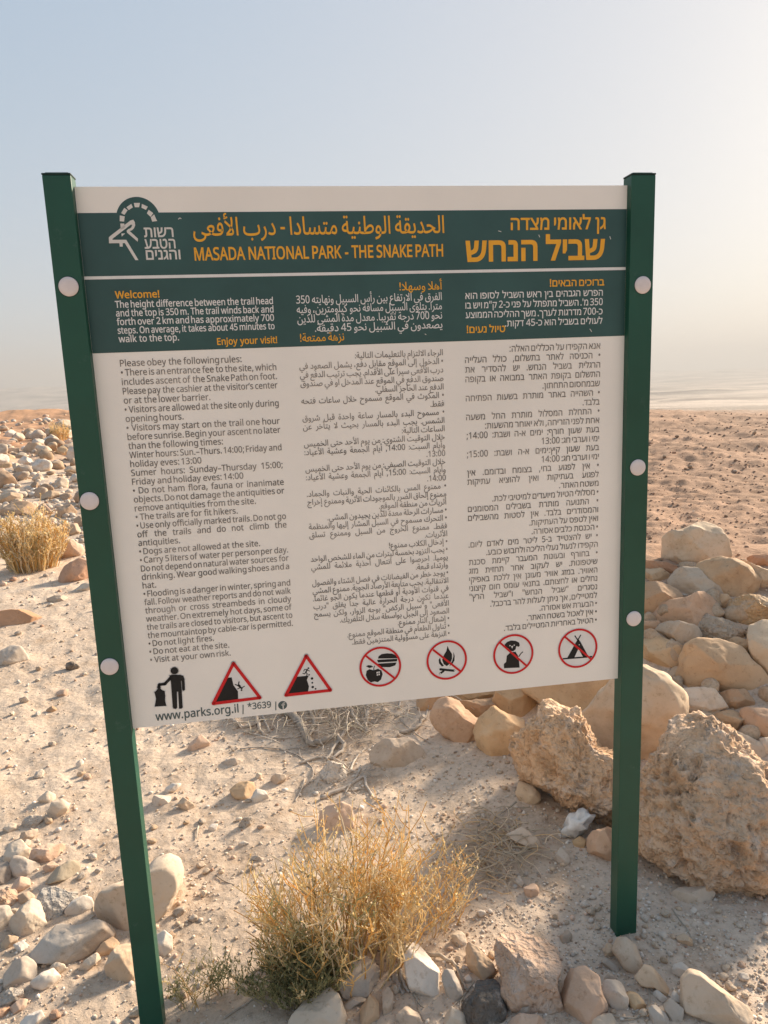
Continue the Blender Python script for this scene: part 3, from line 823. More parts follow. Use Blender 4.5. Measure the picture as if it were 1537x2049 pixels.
# ---------------------------------------------------------------- stones
PAL = dict(tan=(0.56, 0.415, 0.29), pale=(0.62, 0.51, 0.40), white=(0.66, 0.58, 0.50), grey=(0.50, 0.425, 0.355), pink=(0.58, 0.41, 0.305), ochre=(0.56, 0.40, 0.25),
           brown=(0.47, 0.335, 0.235), dark=(0.20, 0.165, 0.135), red=(0.54, 0.33, 0.225), dust=(0.54, 0.43, 0.335), gold=(0.60, 0.435, 0.285))
_ico = {}
def ico(n):
    if n not in _ico:
        b = bmesh.new(); bmesh.ops.create_icosphere(b, subdivisions=n, radius=1.0)
        b.verts.ensure_lookup_table(); v = np.array([tuple(x.co) for x in b.verts]); v /= np.linalg.norm(v, axis=1)[:, None]
        _ico[n] = (v, np.array([[x.index for x in f.verts] for f in b.faces], dtype=np.int32)); b.free()
    return _ico[n]
def radial(poly):
    """centre and radius in 180 directions of an outline"""
    p = np.array(poly, float); x, y = p[:, 0], p[:, 1]; x2, y2 = np.roll(x, -1), np.roll(y, -1)
    cr = x * y2 - x2 * y; A = cr.sum() / 2
    c = np.array([((x + x2) * cr).sum(), ((y + y2) * cr).sum()]) / (6 * A)
    q = p - c; th = np.linspace(-math.pi, math.pi, 181)[:-1]; R = np.zeros(180)
    for i, t in enumerate(th):
        d = np.array([math.cos(t), math.sin(t)]); best = 0
        for a, b in zip(q, np.roll(q, -1, 0)):
            e = b - a; den = d[0] * e[1] - d[1] * e[0]
            if abs(den) < 1e-9: continue
            s = (a[0] * e[1] - a[1] * e[0]) / den; u = (a[0] * d[1] - a[1] * d[0]) / den
            if s > 0 and -1e-6 <= u <= 1 + 1e-6: best = max(best, s)
        R[i] = best
    R[R == 0] = R[R > 0].mean()
    K = np.array([1, 2, 3, 2, 1]) / 9.0; Rp = np.concatenate([R[-2:], R, R[:2]]); R = np.convolve(Rp, K, 'valid')
    return c, R
ROCKS = []
def stone(label, col, poly, z=None, name='stone', cat=None, k=0.5, T=0.85, rough=0, sub=None, facets=9, push=0.0, n1=0.075, seed=None, group=None):
    """a stone whose outline was measured in the photo; it stands where the foot of the outline meets the ground, with real thickness"""
    P = [(z[0] + x * z[2], z[1] + y * z[2]) for x, y in poly] if z else poly
    c, R = radial([(x, -y) for x, y in P]); cx, cy = c[0], -c[1]
    ys = [p[1] for p in P]; xs = [p[0] for p in P]; h = max(ys) - min(ys); w = max(xs) - min(xs)
    t, _ = hit(cx, cy + k * (max(ys) - cy)); t += push
    d = ray(cx, cy); dist = t; ctr = CAM + d * dist
    f = d / np.linalg.norm(d); r = np.cross(f, [0, 0, 1]); r /= np.linalg.norm(r); u = np.cross(r, f)
    rr = r * (RGT @ r) + u * (RGT @ u); rr /= np.linalg.norm(rr); uu = np.cross(rr, f)
    sc = dist / FOC
    R = R * sc * (1.0 if rough == 2 else 1.15 if group == HB else 1.07); big = max(w, h)
    if sub is None: sub = 5 if big > 70 else 4 if big > 28 else 3
    v, fa = ico(sub); rng = np.random.default_rng(len(ROCKS) * 13 + 5 if seed is None else seed)
    th = np.arctan2(v[:, 1], v[:, 0]); rho = np.hypot(v[:, 0], v[:, 1])
    Ri = np.interp(th, np.linspace(-math.pi, math.pi, 181), np.append(R, R[0]))
    half = T * math.sqrt(w * h) / 2 * sc
    px = Ri * rho ** 0.82; pz = half * np.sign(v[:, 2]) * np.abs(v[:, 2]) ** 0.80
    L = np.stack([px * np.cos(th), px * np.sin(th), pz], 1); s = math.sqrt(w * h) / 2 * sc
    if facets:
        for _ in range(4 if rough == 2 else facets):
            n = rng.normal(size=3); n[2] = abs(n[2]) + 0.75; n /= np.linalg.norm(n)
            pr = L @ n; lim = pr.max() * (rng.uniform(0.78, 0.92) if rough == 2 else rng.uniform(0.54, 0.80)); ex = np.maximum(pr - lim, 0); L = L - ex[:, None] * n * 0.94
    Q = L / s; off = rng.uniform(-50, 50, 3)
    nrm = L / (np.linalg.norm(L, axis=1)[:, None] + 1e-9)
    if rough == 2:
        rid = 1 - np.abs(noise3(Q * 3.2 + off)); rid2 = 1 - np.abs(noise3(Q * 8 + off)); 
        mk = 0.55 + 0.85 * sstep(-0.35, 0.45, fbm(Q * 1.6 + off + 21, 2))
        dsp = 0.12 * fbm(Q * 1.1 + off, 2) + mk * (0.13 * (rid - 0.6) + 0.035 * (rid2 - 0.6) + 0.040 * fbm(Q * np.array([8, 14, 8]) + off, 5, 0.8) - 0.035 * sstep(0.15, 0.5, noise3(Q * 24 + off + 7)) - 0.09 * sstep(0.25, 0.6, noise3(Q * 6 + off + 9)) - 0.045 * sstep(0.3, 0.6, noise3(Q * 15 + off + 3)))
    elif rough == 1:
        dsp = 0.10 * fbm(Q * 1.4 + off, 3) + 0.05 * (0.6 - np.abs(noise3(Q * 4 + off))) + 0.03 * fbm(Q * 9 + off, 3)
    else:
        dsp = n1 * fbm(Q * 1.3 + off, 3) + 0.016 * fbm(Q * 5 + off, 3) + 0.006 * fbm(Q * 17 + off, 2) - 0.03 * sstep(0.0, 0.05, 0.05 - np.abs(noise3(Q * 1.7 + off + 4)))
    L = L + nrm * (dsp * s)[:, None]
    Wd = L[:, :1] * rr + L[:, 1:2] * uu - L[:, 2:3] * f
    low = Wd[:, 2].min(); base = ctr + np.array([0, 0, low])
    o = mesh_np(name, Wd - np.array([0, 0, low]), fa, M_ROUGH if rough else M_ROCK, smooth=True, loc=tuple(base))
    cc = np.array(PAL[col] if isinstance(col, str) else col) * rng.uniform(0.93, 1.07)
    if group == HB: cc = cc * np.array([1.02, 0.94, 0.84])
    o.color = (*[float(x) for x in cc], 1)
    tag(o, label, cat or ('boulder' if name == 'boulder' else 'stone'), group)
    ROCKS.append(o); return o

A1 = (860, 1340, 440 / 1537); A2 = (1180, 1020, 357 / 1537); A3 = (1160, 1380, 377 / 1537); A4 = (640, 1740, 460 / 1537); A5 = (1060, 1740, 477 / 1537)
AL = (0, 1620, 420 / 1537); A7 = (0, 1180, 340 / 1482); A6 = (260, 1380, 440 / 1537); A8 = (620, 1380, 620 / 1537); AF = (0, 760, 320 / 1490); A9 = (380, 1580, 580 / 1537)
HB = 'stones heaped behind the right post'
S = lambda *a, **k: stone(*a, **k)
def heap(label, col, poly, z=None, **k):
    k.setdefault('name', 'boulder'); k.setdefault('group', HB); k.setdefault('T', 1.0); k.setdefault('k', 0.6); k.setdefault('n1', 0.085); k.setdefault('facets', 12); return stone(label, col, poly, z, **k)
# --- the heap
heap('pale boulder with a whitish cap, topmost of the whole heap', 'pale', [(615,420),(650,230),(720,190),(830,185),(960,105),(1050,130),(1140,250),(1150,400),(1070,440),(970,450),(960,520),(800,490),(700,460)], A2, k=0.8)
heap('broad tan boulder directly below and right of the whitish topmost one', 'tan', [(960,520),(980,460),(1150,405),(1290,440),(1440,600),(1400,690),(1300,760),(1240,790),(1130,680),(1000,590)], A2)
heap('cream boulder at the frame edge with sunlit crease, right of the broad tan one', 'pale', [(1280,430),(1380,455),(1500,515),(1640,560),(1640,700),(1540,660),(1440,665),(1420,600)], A2)
heap('flat pinkish slab lying furthest back at the right frame edge', 'red', [(1330,400),(1400,385),(1530,390),(1640,400),(1640,500),(1537,500),(1390,460)], A2, T=0.6)
heap('smooth greyish oval boulder in the upper middle of the heap', 'grey', [(690,610),(740,530),(850,495),(930,510),(1000,600),(1160,720),(1060,745),(950,725),(800,755),(740,700)], A2)
heap('low tan stone peeping past the right post, upper one of two', 'tan', [(420,520),(600,505),(700,560),(690,625),(560,625),(420,600)], A2)
heap('rusty flat stone behind the upper left of the heap, touching the right post', 'red', [(420,430),(640,455),(780,490),(730,560),(600,510),(420,510)], A2, T=0.6)
heap('round grey-brown boulder with dark stain beside the middle bolt cover of the right post', 'brown', [(430,680),(480,635),(560,625),(680,635),(760,680),(790,750),(680,800),(580,860),(570,950),(500,940),(430,900)], A2)
heap('long leaning brown boulder with pale streak across the middle of the heap', 'pink', [(570,880),(600,840),(720,790),(850,760),(960,710),(1060,730),(1130,800),(1160,900),(1100,955),(1010,960),(960,1080),(910,1010),(760,975),(620,960)], A2)
heap('small tan stone wedged between the long brown and the broad tan boulder', 'tan', [(1085,735),(1190,735),(1230,800),(1170,875),(1120,810)], A2, name='stone')
heap('coarse pitted ochre boulder at the right edge, half way up the heap', 'ochre', [(1160,890),(1230,800),(1380,755),(1537,775),(1620,830),(1600,930),(1430,970),(1370,1015),(1250,965)], A2, rough=1)
heap('rough grey boulder with a purplish patch in the middle of the heap', 'grey', [(970,1000),(1030,905),(1090,940),(1230,955),(1320,1040),(1360,1100),(1280,1120),(1130,1150),(985,1110)], A2, rough=1)
heap('grey-tan boulder with a dark curved crack on top', 'grey', [(580,1010),(640,968),(760,970),(910,1010),(945,1080),(900,1180),(830,1290),(780,1220),(690,1130),(590,1085)], A2)
heap('flat pinkish stone beside the right post, above the golden wedge', 'pink', [(420,970),(590,965),(585,1060),(460,1105),(420,1100)], A2, name='stone')
heap('golden wedge-shaped boulder just right of the right post', 'gold', [(420,1130),(520,1090),(600,1095),(690,1140),(780,1220),(828,1300),(760,1340),(640,1362),(520,1362),(420,1320)], A2)
heap('large angular tan boulder lying across the lower middle of the heap', 'tan', [(840,1290),(880,1200),(970,1145),(1130,1142),(1290,1210),(1340,1290),(1440,1400),(1485,1470),(1300,1560),(1200,1578),(1080,1555),(980,1520),(780,1550),(725,1470),(760,1410),(835,1370)], A2)
heap('curved tan stone behind the large angular boulder', 'tan', [(1130,1150),(1290,1098),(1390,1160),(1412,1250),(1410,1310),(1340,1285),(1290,1210)], A2)
heap('tall smooth beige boulder cut by the right frame edge', 'pale', [(1412,985),(1537,938),(1640,930),(1660,1300),(1620,1540),(1537,1525),(1480,1450),(1430,1300),(1403,1150)], A2)
heap('small tan stone squeezed between the rough grey and the tall beige boulder', 'tan', [(1355,1065),(1410,1015),(1430,1080),(1412,1150),(1368,1115)], A2, name='stone')
heap('small dusty stone in the dark gap under the golden wedge', 'grey', [(680,1405),(740,1358),(830,1348),(850,1400),(790,1440),(710,1452)], A2, name='stone')
heap('whitish many-sided boulder with mottled face below the large angular one', 'white', [(800,60),(830,25),(950,-5),(1090,5),(1130,75),(1182,155),(1080,222),(1010,272),(940,255),(880,200)], A3, facets=9)
heap('smooth brown stone tucked under the large angular boulder', 'brown', [(1110,45),(1220,15),(1340,5),(1400,80),(1392,140),(1290,172),(1180,155)], A3, name='stone')
heap('smooth egg-shaped tan stone on top of the porous front boulder', 'tan', [(1020,272),(1120,210),(1220,160),(1310,178),(1345,260),(1300,345),(1210,330),(1140,290)], A3, name='stone')
heap('pinkish rounded stone at the right edge above the porous front boulder', 'pink', [(1348,185),(1400,158),(1537,175),(1620,240),(1600,380),(1430,405),(1370,300)], A3, name='stone')
heap('small white chip at the right frame edge', 'white', [(1478,398),(1560,398),(1580,540),(1515,530)], A3, name='stone')
heap('grey flat stone right behind the porous front boulder', 'grey', [(1180,340),(1300,345),(1420,410),(1520,470),(1560,560),(1500,560),(1380,470),(1250,420)], A3, name='stone')
heap('white pebble in the gap above the porous front boulder', 'white', [(770,300),(810,275),(850,290),(845,330),(790,335)], A3, name='stone', T=0.8)
heap('huge smooth pale boulder standing right behind the right post', 'pale', [(1175,1435),(1197,1415),(1225,1385),(1255,1352),(1292,1342),(1330,1362),(1354,1393),(1359,1420),(1345,1468),(1320,1503),(1285,1532),(1240,1525),(1208,1500),(1188,1470)], facets=4)
heap('big sunlit boulder under the lower right corner of the board', 'gold', [(1058,1378),(1080,1338),(1140,1312),(1200,1322),(1214,1372),(1208,1405),(1175,1438),(1146,1436),(1109,1418),(1078,1394)], facets=4)
heap('cream lumpy boulder left of the big sunlit one under the board', 'gold', [(993,1408),(1000,1378),(1025,1362),(1060,1372),(1080,1392),(1100,1408),(1090,1424),(1060,1436),(1030,1440),(1014,1438),(997,1425)])
heap('smooth orange-tan boulder resting on the dust, second from the left of the front row', 'gold', [(948,1463),(960,1446),(992,1420),(1012,1432),(1045,1440),(1045,1465),(1026,1490),(1023,1516),(1009,1524),(980,1510),(958,1490)])
heap('brown grooved boulder leftmost of the front row of the heap', 'pink', [(867,1430),(883,1403),(908,1402),(938,1426),(958,1441),(952,1470),(946,1490),(928,1498),(911,1500),(908,1478),(880,1458),(868,1440)], n1=0.12)
heap('low boulder half hidden by the bottom edge of the board, above the grooved one', 'gold', [(875,1392),(895,1362),(940,1355),(962,1395),(932,1403),(896,1400)])
heap('tan stone under the bottom edge of the board, left of the cream lumpy boulder', 'gold', [(928,1388),(955,1352),(1000,1352),(1002,1385),(986,1404),(952,1404)])
heap('dark dusty stone in the shade between the two front boulders', 'brown', [(915,1405),(952,1402),(992,1398),(995,1420),(962,1442),(938,1424)], name='stone', k=0.7)
heap('brownish stone at the left end of the heap, beside the bare roots', 'brown', [(832,1402),(858,1380),(887,1392),(884,1412),(864,1426),(843,1424)], name='stone')
heap('reddish stone in the gap between the sunlit boulder and the right post', 'red', [(1208,1362),(1240,1345),(1246,1375),(1215,1412),(1204,1410)], name='stone')
heap('huge crusty conglomerate boulder, left of the right post', (0.70, 0.51, 0.365), [(575,560),(640,450),(700,390),(770,370),(830,270),(870,275),(1000,330),(1060,345),(1110,400),(1150,480),(1190,550),(1340,620),(1380,860),(1340,1100),(1200,1115),(1120,1040),(1060,995),(1000,1040),(960,960),(880,900),(850,850),(760,810),(640,765),(590,640)], A1, rough=2, sub=6, k=0.55, T=0.9)
heap('huge porous conglomerate boulder in front, right of the right post', (0.72, 0.53, 0.39), [(440,860),(560,680),(640,600),(750,480),(860,330),(870,270),(950,250),(1100,260),(1160,310),(1200,345),(1300,350),(1400,420),(1480,560),(1560,700),(1640,1000),(1600,1340),(1500,1540),(1400,1600),(1270,1615),(1100,1600),(900,1565),(780,1490),(650,1390),(480,1320),(420,1100)], A3, rough=2, sub=6, k=0.55, T=0.85)
heap('blunt tan stone standing under the overhang of the crusty conglomerate', 'pale', [(610,865),(635,795),(720,820),(770,880),(750,960),(718,978),(640,945)], A1, name='stone', k=0.4)
heap('pinkish stone at the foot of the right post, under the crusty conglomerate', 'pink', [(60,1250),(130,1180),(245,1150),(330,1180),(330,1400),(245,1445),(160,1400),(70,1325)], A3, name='stone', k=0.45)
heap('little ochre stone beside the crumpled paper', 'ochre', [(1000,1200),(1050,1170),(1090,1195),(1085,1250),(1010,1255)], A1, name='stone', k=0.4)
# --- bottom row
FR = 'stones along the front edge'
def fr(label, col, poly, z, **k):
    k.setdefault('group', FR); k.setdefault('k', 0.45); return stone(label, col, poly, z, **k)
fr('broad flat beige stone leaning at the foot of the dry shrub', 'grey', [(130,760),(240,620),(300,572),(360,610),(412,670),(390,730),(320,825),(210,858),(155,835)], A4)
fr('tall white slab standing on end right of the dry shrub', 'white', [(558,575),(600,522),(670,530),(740,610),(792,680),(782,805),(700,875),(640,852),(595,770)], A4, facets=5)
fr('pale block at the bottom edge under the shrub', 'pale', [(525,1225),(600,1130),(740,1078),(790,1120),(822,1200),(805,1290),(540,1290)], A9)
fr('narrow upright tan stone by the pale bottom block', 'tan', [(272,925),(340,858),(390,890),(398,970),(370,1040),(280,1040)], A4)
fr('thin grey sliver of stone between two pale blocks', 'grey', [(148,915),(210,862),(322,848),(312,878),(190,930)], A4, T=0.6)
fr('grey ribbed stone right of the tall white slab', 'grey', [(818,725),(840,688),(900,690),(935,760),(955,830),(850,888)], A4, T=0.7)
fr('dark grey speckled stone like a lump of slag', (0.15, 0.135, 0.12), [(950,905),(1045,830),(1058,760),(1130,728),(1192,760),(1222,860),(1245,935),(1200,1005),(1130,1040),(1000,1010),(948,955)], A4, rough=1, sub=5)
fr('big pinkish porous block at the front, between slag lump and pink cube', 'pink', [(998,1907),(1011,1876),(1038,1867),(1060,1866),(1098,1869),(1115,1880),(1120,1926),(1108,1957),(1117,2013),(1103,2031),(1060,2013),(1022,2004),(1003,1980),(1008,1955)], None, rough=1, sub=6)
fr('tan pointed stone left of the pinkish porous block', 'tan', [(968,535),(1010,503),(1060,540),(1150,618),(1172,680),(1050,748),(1000,680)], A4)
fr('smooth pale egg stone half sunk in dust right of the shrub', 'pale', [(882,450),(920,398),(972,440),(978,500),(920,522),(892,495)], A4)
fr('dust-covered lump below the tall white slab', 'dust', [(415,830),(460,795),(492,850),(485,960),(425,985)], A4)
fr('dusty rounded stone at the bottom edge, middle of the frame', 'dust', [(505,985),(580,928),(652,960),(695,1045),(505,1045)], A4)
fr('pinkish block at the bottom edge below the slag lump', 'pale', [(815,985),(880,932),(960,970),(1010,1050),(795,1050)], A4)
fr('tiny white stone touching the slag lump', 'white', [(958,722),(990,698),(1022,740),(990,772)], A4)
fr('small grey stone under the corner of the porous block', 'grey', [(1308,935),(1420,918),(1432,970),(1320,985)], A4)
fr('flat pinkish stone at the bottom edge below the porous block', 'pink', [(1265,1015),(1350,978),(1450,983),(1540,1018),(1540,1075),(1265,1075)], A4)
fr('pink cube-shaped stone with dusty top', 'pink', [(185,765),(240,690),(380,655),(450,720),(488,900),(440,945),(300,985),(260,970),(200,850)], A5, facets=9)
fr('brown sharp-edged stone with a pale flat top', 'grey', [(462,805),(500,732),(600,732),(632,830),(600,925),(560,925)], A5, facets=10)
fr('ochre splinter leaning on the sharp-edged brown stone', 'ochre', [(628,785),(690,785),(752,880),(742,918),(660,935)], A5)
fr('smooth pale egg-shaped stone below the foot of the right post', 'pale', [(543,525),(590,458),(640,458),(690,500),(717,610),(700,662),(660,668),(600,632)], A5, facets=0)
fr('small tan stone touching the pale egg-shaped one', 'tan', [(472,515),(510,478),(548,500),(542,575),(490,555)], A5)
fr('grey chip left of the pale egg-shaped stone', 'grey', [(468,595),(500,578),(582,640),(560,658),(490,645)], A5)
fr('long tan stone lying right of the sharp-edged brown one', 'tan', [(690,695),(760,628),(810,640),(862,720),(915,795),(890,815),(800,755),(720,745)], A5)
fr('whitish round stone above the largest smooth front stone', 'white', [(908,685),(940,620),(990,602),(1032,650),(990,712),(930,708)], A5)
fr('largest smooth beige stone of the front row, at the lower right', 'pale', [(998,835),(1020,730),(1080,683),(1140,698),(1240,778),(1382,890),(1392,935),(1340,990),(1200,990),(1000,905)], A5, facets=3, n1=0.05)
fr('small white stone left of the largest smooth front stone', 'white', [(898,835),(940,782),(988,840),(970,858)], A5)
fr('small pale stone beside the long tan one', 'white', [(788,802),(830,778),(882,830),(850,852)], A5)
fr('grey stone sunk in dust left of the largest smooth front stone', 'grey', [(870,882),(930,848),(992,905),(965,992),(900,992)], A5)
fr('grey cracked stone at the bottom edge below the long tan one', 'grey', [(778,905),(830,878),(900,950),(895,1010),(778,1010)], A5)
fr('flat-topped tan stone in the gravel right of the post foot', 'tan', [(952,440),(1000,418),(1048,450),(1042,492),(980,497)], A5)
fr('pale stone at the bottom edge below the pink cube', 'pale', [(365,985),(450,928),(530,938),(580,1010),(365,1010)], A5)
fr('wide dusty slab almost level with the ground behind the right post', 'dust', [(870,190),(1000,112),(1150,118),(1225,160),(1150,215),(1000,245)], A5, k=0.2, T=0.6)
fr('grey stone in the gravel left of the right post foot', 'grey', [(198,432),(250,388),(278,430),(250,478),(208,472)], A5)
fr('white pebble standing alone in the gravel right of the post', 'white', [(1028,272),(1060,243),(1082,260),(1052,298)], A5)
fr('white flat pebble right of the post foot', 'white', [(822,412),(880,398),(893,430),(850,448)], A5)
fr('small grey stone above the sharp-edged brown one', 'grey', [(478,702),(520,668),(562,700),(550,732),(490,728)], A5)
# --- by the left post
LP = 'stones around the left post'
def lf(label, col, poly, z=AL, **k):
    k.setdefault('group', LP); k.setdefault('k', 0.45); return stone(label, col, poly, z, **k)
lf('long flat grey stone left of the left post', 'grey', [(258,1062),(340,918),(390,858),(560,868),(650,828),(760,868),(812,930),(740,1002),(600,1084),(500,1128),(400,1114),(290,1094)], facets=5)
lf('upright beige stone left of the mottled one', 'pale', [(73,862),(100,780),(200,672),(260,690),(300,760),(328,840),(290,902),(240,943),(150,938)])
lf('largest smooth boulder behind the left post', 'pale', [(733,680),(760,610),(830,560),(900,540),(1000,510),(1090,400),(1180,362),(1260,398),(1302,470),(1302,560),(1240,690),(1130,843),(930,873),(820,843),(750,770)], name='boulder', facets=2, n1=0.04)
lf('grey stone mottled with black and white lichen', (0.40, 0.36, 0.32), [(273,670),(300,600),(390,578),(450,610),(540,618),(547,675),(480,763),(400,813),(320,793)], rough=1, sub=5)
lf('white-grey stone right of the mottled one', 'white', [(488,742),(520,680),(590,643),(650,648),(678,700),(662,752),(560,778),(510,778)])
lf('pale upright stone at the upper left of the stone group', 'pale', [(38,335),(60,258),(130,228),(202,290),(208,350),(170,375),(60,405)])
lf('long pink-beige stone lying above the olive one', 'pink', [(203,362),(240,300),(330,262),(450,258),(473,290),(400,362),(300,414)])
lf('olive-grey stone with a pale edge', (0.40, 0.34, 0.26), [(357,512),(420,430),(500,378),(572,378),(583,450),(540,493),(380,533)])
lf('grey angular stone in the middle left of the group', 'grey', [(73,402),(90,348),(160,358),(270,398),(288,440),(270,493),(150,505),(68,482)])
lf('small pink stone below the grey angular one', 'pink', [(88,522),(140,498),(200,508),(218,560),(170,613),(100,603)])
lf('knobbly pinkish stone at the left frame edge', 'pink', [(-40,640),(0,598),(90,588),(133,640),(110,693),(60,733),(-40,705)], rough=1)
lf('grey stone cut by the left frame edge', 'grey', [(-60,720),(40,718),(93,790),(60,873),(0,923),(-60,865)])
lf('dark grey stone at the left frame edge', (0.30, 0.25, 0.21), [(-60,420),(30,388),(78,440),(72,520),(0,573),(-60,525)])
lf('grey stone with one clean cut face at lower left', 'grey', [(33,1213),(90,1130),(160,1088),(230,1128),(263,1200),(240,1252),(150,1303),(80,1298)], facets=9)
lf('small smooth white oval stone at lower left', 'white', [(238,1262),(290,1208),(370,1178),(433,1230),(422,1282),(330,1313),(260,1298)], facets=2)
lf('small beige stone under the long flat grey one', 'pale', [(348,1172),(400,1123),(460,1138),(493,1180),(440,1223),(380,1203)])
lf('round tan stone touching the left side of the left post', 'tan', [(778,1152),(810,1070),(850,998),(950,983),(1000,1080),(1000,1240),(900,1268),(820,1243)], facets=4)
lf('slanting beige stone right below the long flat grey one', 'pale', [(568,1192),(620,1108),(690,1058),(728,1100),(660,1163),(590,1208)])
lf('speckled tan stone at the right end of the long flat grey one', 'tan', [(703,1052),(740,988),(810,943),(868,985),(830,1043),(760,1088)])
lf('white stone touching the right side of the left post', 'white', [(1130,930),(1190,903),(1250,938),(1263,1020),(1190,1088),(1130,1050)])
lf('white-grey stone at the bottom edge, lower left', 'white', [(158,1552),(200,1508),(280,1478),(313,1520),(292,1580),(160,1580)])
lf('dusty grey cluster stone at the lower left edge', 'grey', [(2,1392),(60,1318),(150,1328),(178,1390),(110,1433),(40,1443)], rough=1)
lf('tan pebble below the dusty cluster stone', 'pink', [(73,1452),(130,1398),(192,1398),(182,1453),(120,1503)])
lf('orange stone in the lower left corner', 'red', [(-40,1470),(50,1438),(73,1480),(20,1525),(-40,1525)])
lf('small tan stone left of the speckled pebble', 'tan', [(8,982),(50,928),(122,938),(113,990),(40,1028)])
lf('speckled pale pebble above the cut grey stone', 'white', [(98,992),(160,962),(208,1000),(152,1048)])
lf('small pinkish stone beside the olive-grey one', 'pink', [(318,422),(370,378),(423,410),(382,463),(330,463)])
lf('dusty tan stone above the upright beige one', 'dust', [(128,632),(200,603),(263,640),(253,683),(170,693)])
lf('round grey stone beside the small green sprig', 'grey', [(1283,1342),(1310,1283),(1360,1278),(1375,1370),(1320,1398)], facets=2)
lf('flat grey stone at the top of the left stone group', 'grey', [(158,172),(270,138),(253,200),(200,248),(150,223)])
lf('greyish broken stone on the left path edge', 'grey', [(163,92),(210,48),(292,58),(323,100),(250,133),(170,123)], rough=1)
lf('small pale stone at the left edge near the broken grey one', 'pale', [(18,152),(60,98),(122,108),(133,150),(50,173)])
lf('egg-shaped pale stone with sunlit right side on the path', 'pale', [(428,1932),(450,1858),(530,1836),(592,1880),(562,1973),(500,2008),(448,1987)], A7, facets=2)
lf('pale stone casting a long shadow, just above the egg-shaped one', 'pale', [(333,1833),(400,1756),(472,1790),(483,1842),(400,1873)], A7)
lf('flat rust-red slab on the left path', 'red', [(-60,200),(100,178),(250,173),(362,230),(373,300),(270,373),(120,388),(-60,390)], A7, k=0.1, T=0.5, n1=0.03)
lf('grey-tan ridge-shaped stone at the left frame edge on the path', 'grey', [(-60,575),(90,488),(150,498),(213,560),(243,640),(150,653),(60,668),(-60,700)], A7, facets=9)
lf('round pink pebble alone on the path', 'pink', [(493,902),(530,868),(592,868),(583,920),(520,947)], A7)
lf('dark weathered lump on the path', 'dark', [(578,642),(630,628),(693,670),(652,717),(590,722)], A7, rough=1)
lf('small grey stone on the path with trailing shadow', 'grey', [(168,952),(220,928),(253,970),(190,1008)], A7)
lf('small brown stone on the path', 'brown', [(398,1052),(450,1013),(503,1040),(450,1083)], A7)
lf('small bright stone near the left post on the path', 'white', [(663,1512),(700,1478),(733,1500),(710,1553),(670,1558)], A7)
lf('small tan pebble below the bright one near the left post', 'tan', [(668,1592),(740,1588),(753,1610),(690,1638)], A7)
lf('dusty half-buried stone on the upper path', 'dust', [(398,92),(480,48),(593,58),(583,112),(430,133)], A7, k=0.2)
# --- ground between the posts
MP = 'stones on the ground between the posts'
def md(label, col, poly, z=A6, **k):
    k.setdefault('group', MP); k.setdefault('k', 0.4); return stone(label, col, poly, z, **k)
md('tan triangular stone below the web address', 'pink', [(398,433),(430,368),(490,318),(553,370),(548,425)])
md('orange-tan stone beside a white one', 'gold', [(698,702),(770,648),(862,648),(873,700),(832,773),(740,763)], facets=4)
md('white dust-covered stone touching the orange-tan one', 'white', [(848,762),(880,698),(940,708),(988,780),(860,793)])
md('pale stone with a hole in its face among the roots', 'white', [(1297,645),(1350,558),(1390,513),(1480,528),(1533,580),(1523,622),(1420,653),(1350,673)], rough=1, sub=5)
md('rounded pinkish stone behind the tips of the dry shrub', 'pink', [(1322,962),(1330,858),(1380,818),(1480,798),(1543,820),(1565,960),(1440,1018),(1370,1023)])
md('grey pitted stone in the open dust', 'grey', [(757,952),(790,903),(850,893),(873,930),(832,973)], rough=1)
md('small white block in the open dust', 'white', [(548,972),(570,938),(612,938),(603,982),(560,1003)])
md('pale grey stone near the left post, half buried', 'white', [(128,772),(180,733),(282,748),(282,802),(190,818)])
md('beige stone with dry twigs on it near the left post', 'pale', [(328,802),(370,758),(442,800),(463,842),(390,863)])
md('smooth bluish grey flat stone', 'grey', [(618,512),(720,478),(793,500),(772,527),(640,538)], T=0.6)
md('long pale stone above the half-buried one near the left post', 'white', [(248,692),(290,658),(363,658),(302,722),(250,733)])
md('dusty grey stone with twigs left of the stone with a hole', 'dust', [(968,632),(1020,588),(1082,598),(1093,650),(1040,683)])
md('small pale flat pebble in the open dust', 'white', [(748,1082),(790,1058),(832,1075),(770,1098)])
md('grey splintered stone above the left side of the shrub', 'grey', [(828,1182),(870,1158),(953,1183),(932,1203)])
md('little knobbly stone under the board among the roots', 'grey', [(328,122),(370,88),(403,110),(383,152),(340,148)], A8, rough=1)
md('small bluish stone at the foot of the grooved boulder', 'grey', [(538,142),(570,118),(583,140),(562,168)], A8)
md('wide dusty dome of rock rising from the ground left of the heap', 'dust', [(280,310),(330,270),(380,248),(480,243),(562,290),(592,370),(562,413),(440,433),(330,410)], A8, k=0.15, T=0.6, name='boulder')
md('dust-coated grey stone right of the dead grass', 'dust', [(978,722),(1060,688),(1132,740),(1143,800),(1060,803),(990,773)], A8, k=0.3)
md('round grey stone at the tip of the dead grass', 'grey', [(1218,832),(1250,788),(1283,820),(1288,850),(1260,888),(1230,880)], A8)
md('small round stone below the dead grass, left one of two', 'grey', [(1008,962),(1040,923),(1062,960),(1040,993)], A8)
md('pale pinkish stone below the dead grass, right one of two', 'pink', [(1063,982),(1110,958),(1143,990),(1112,1043),(1070,1023)], A8)
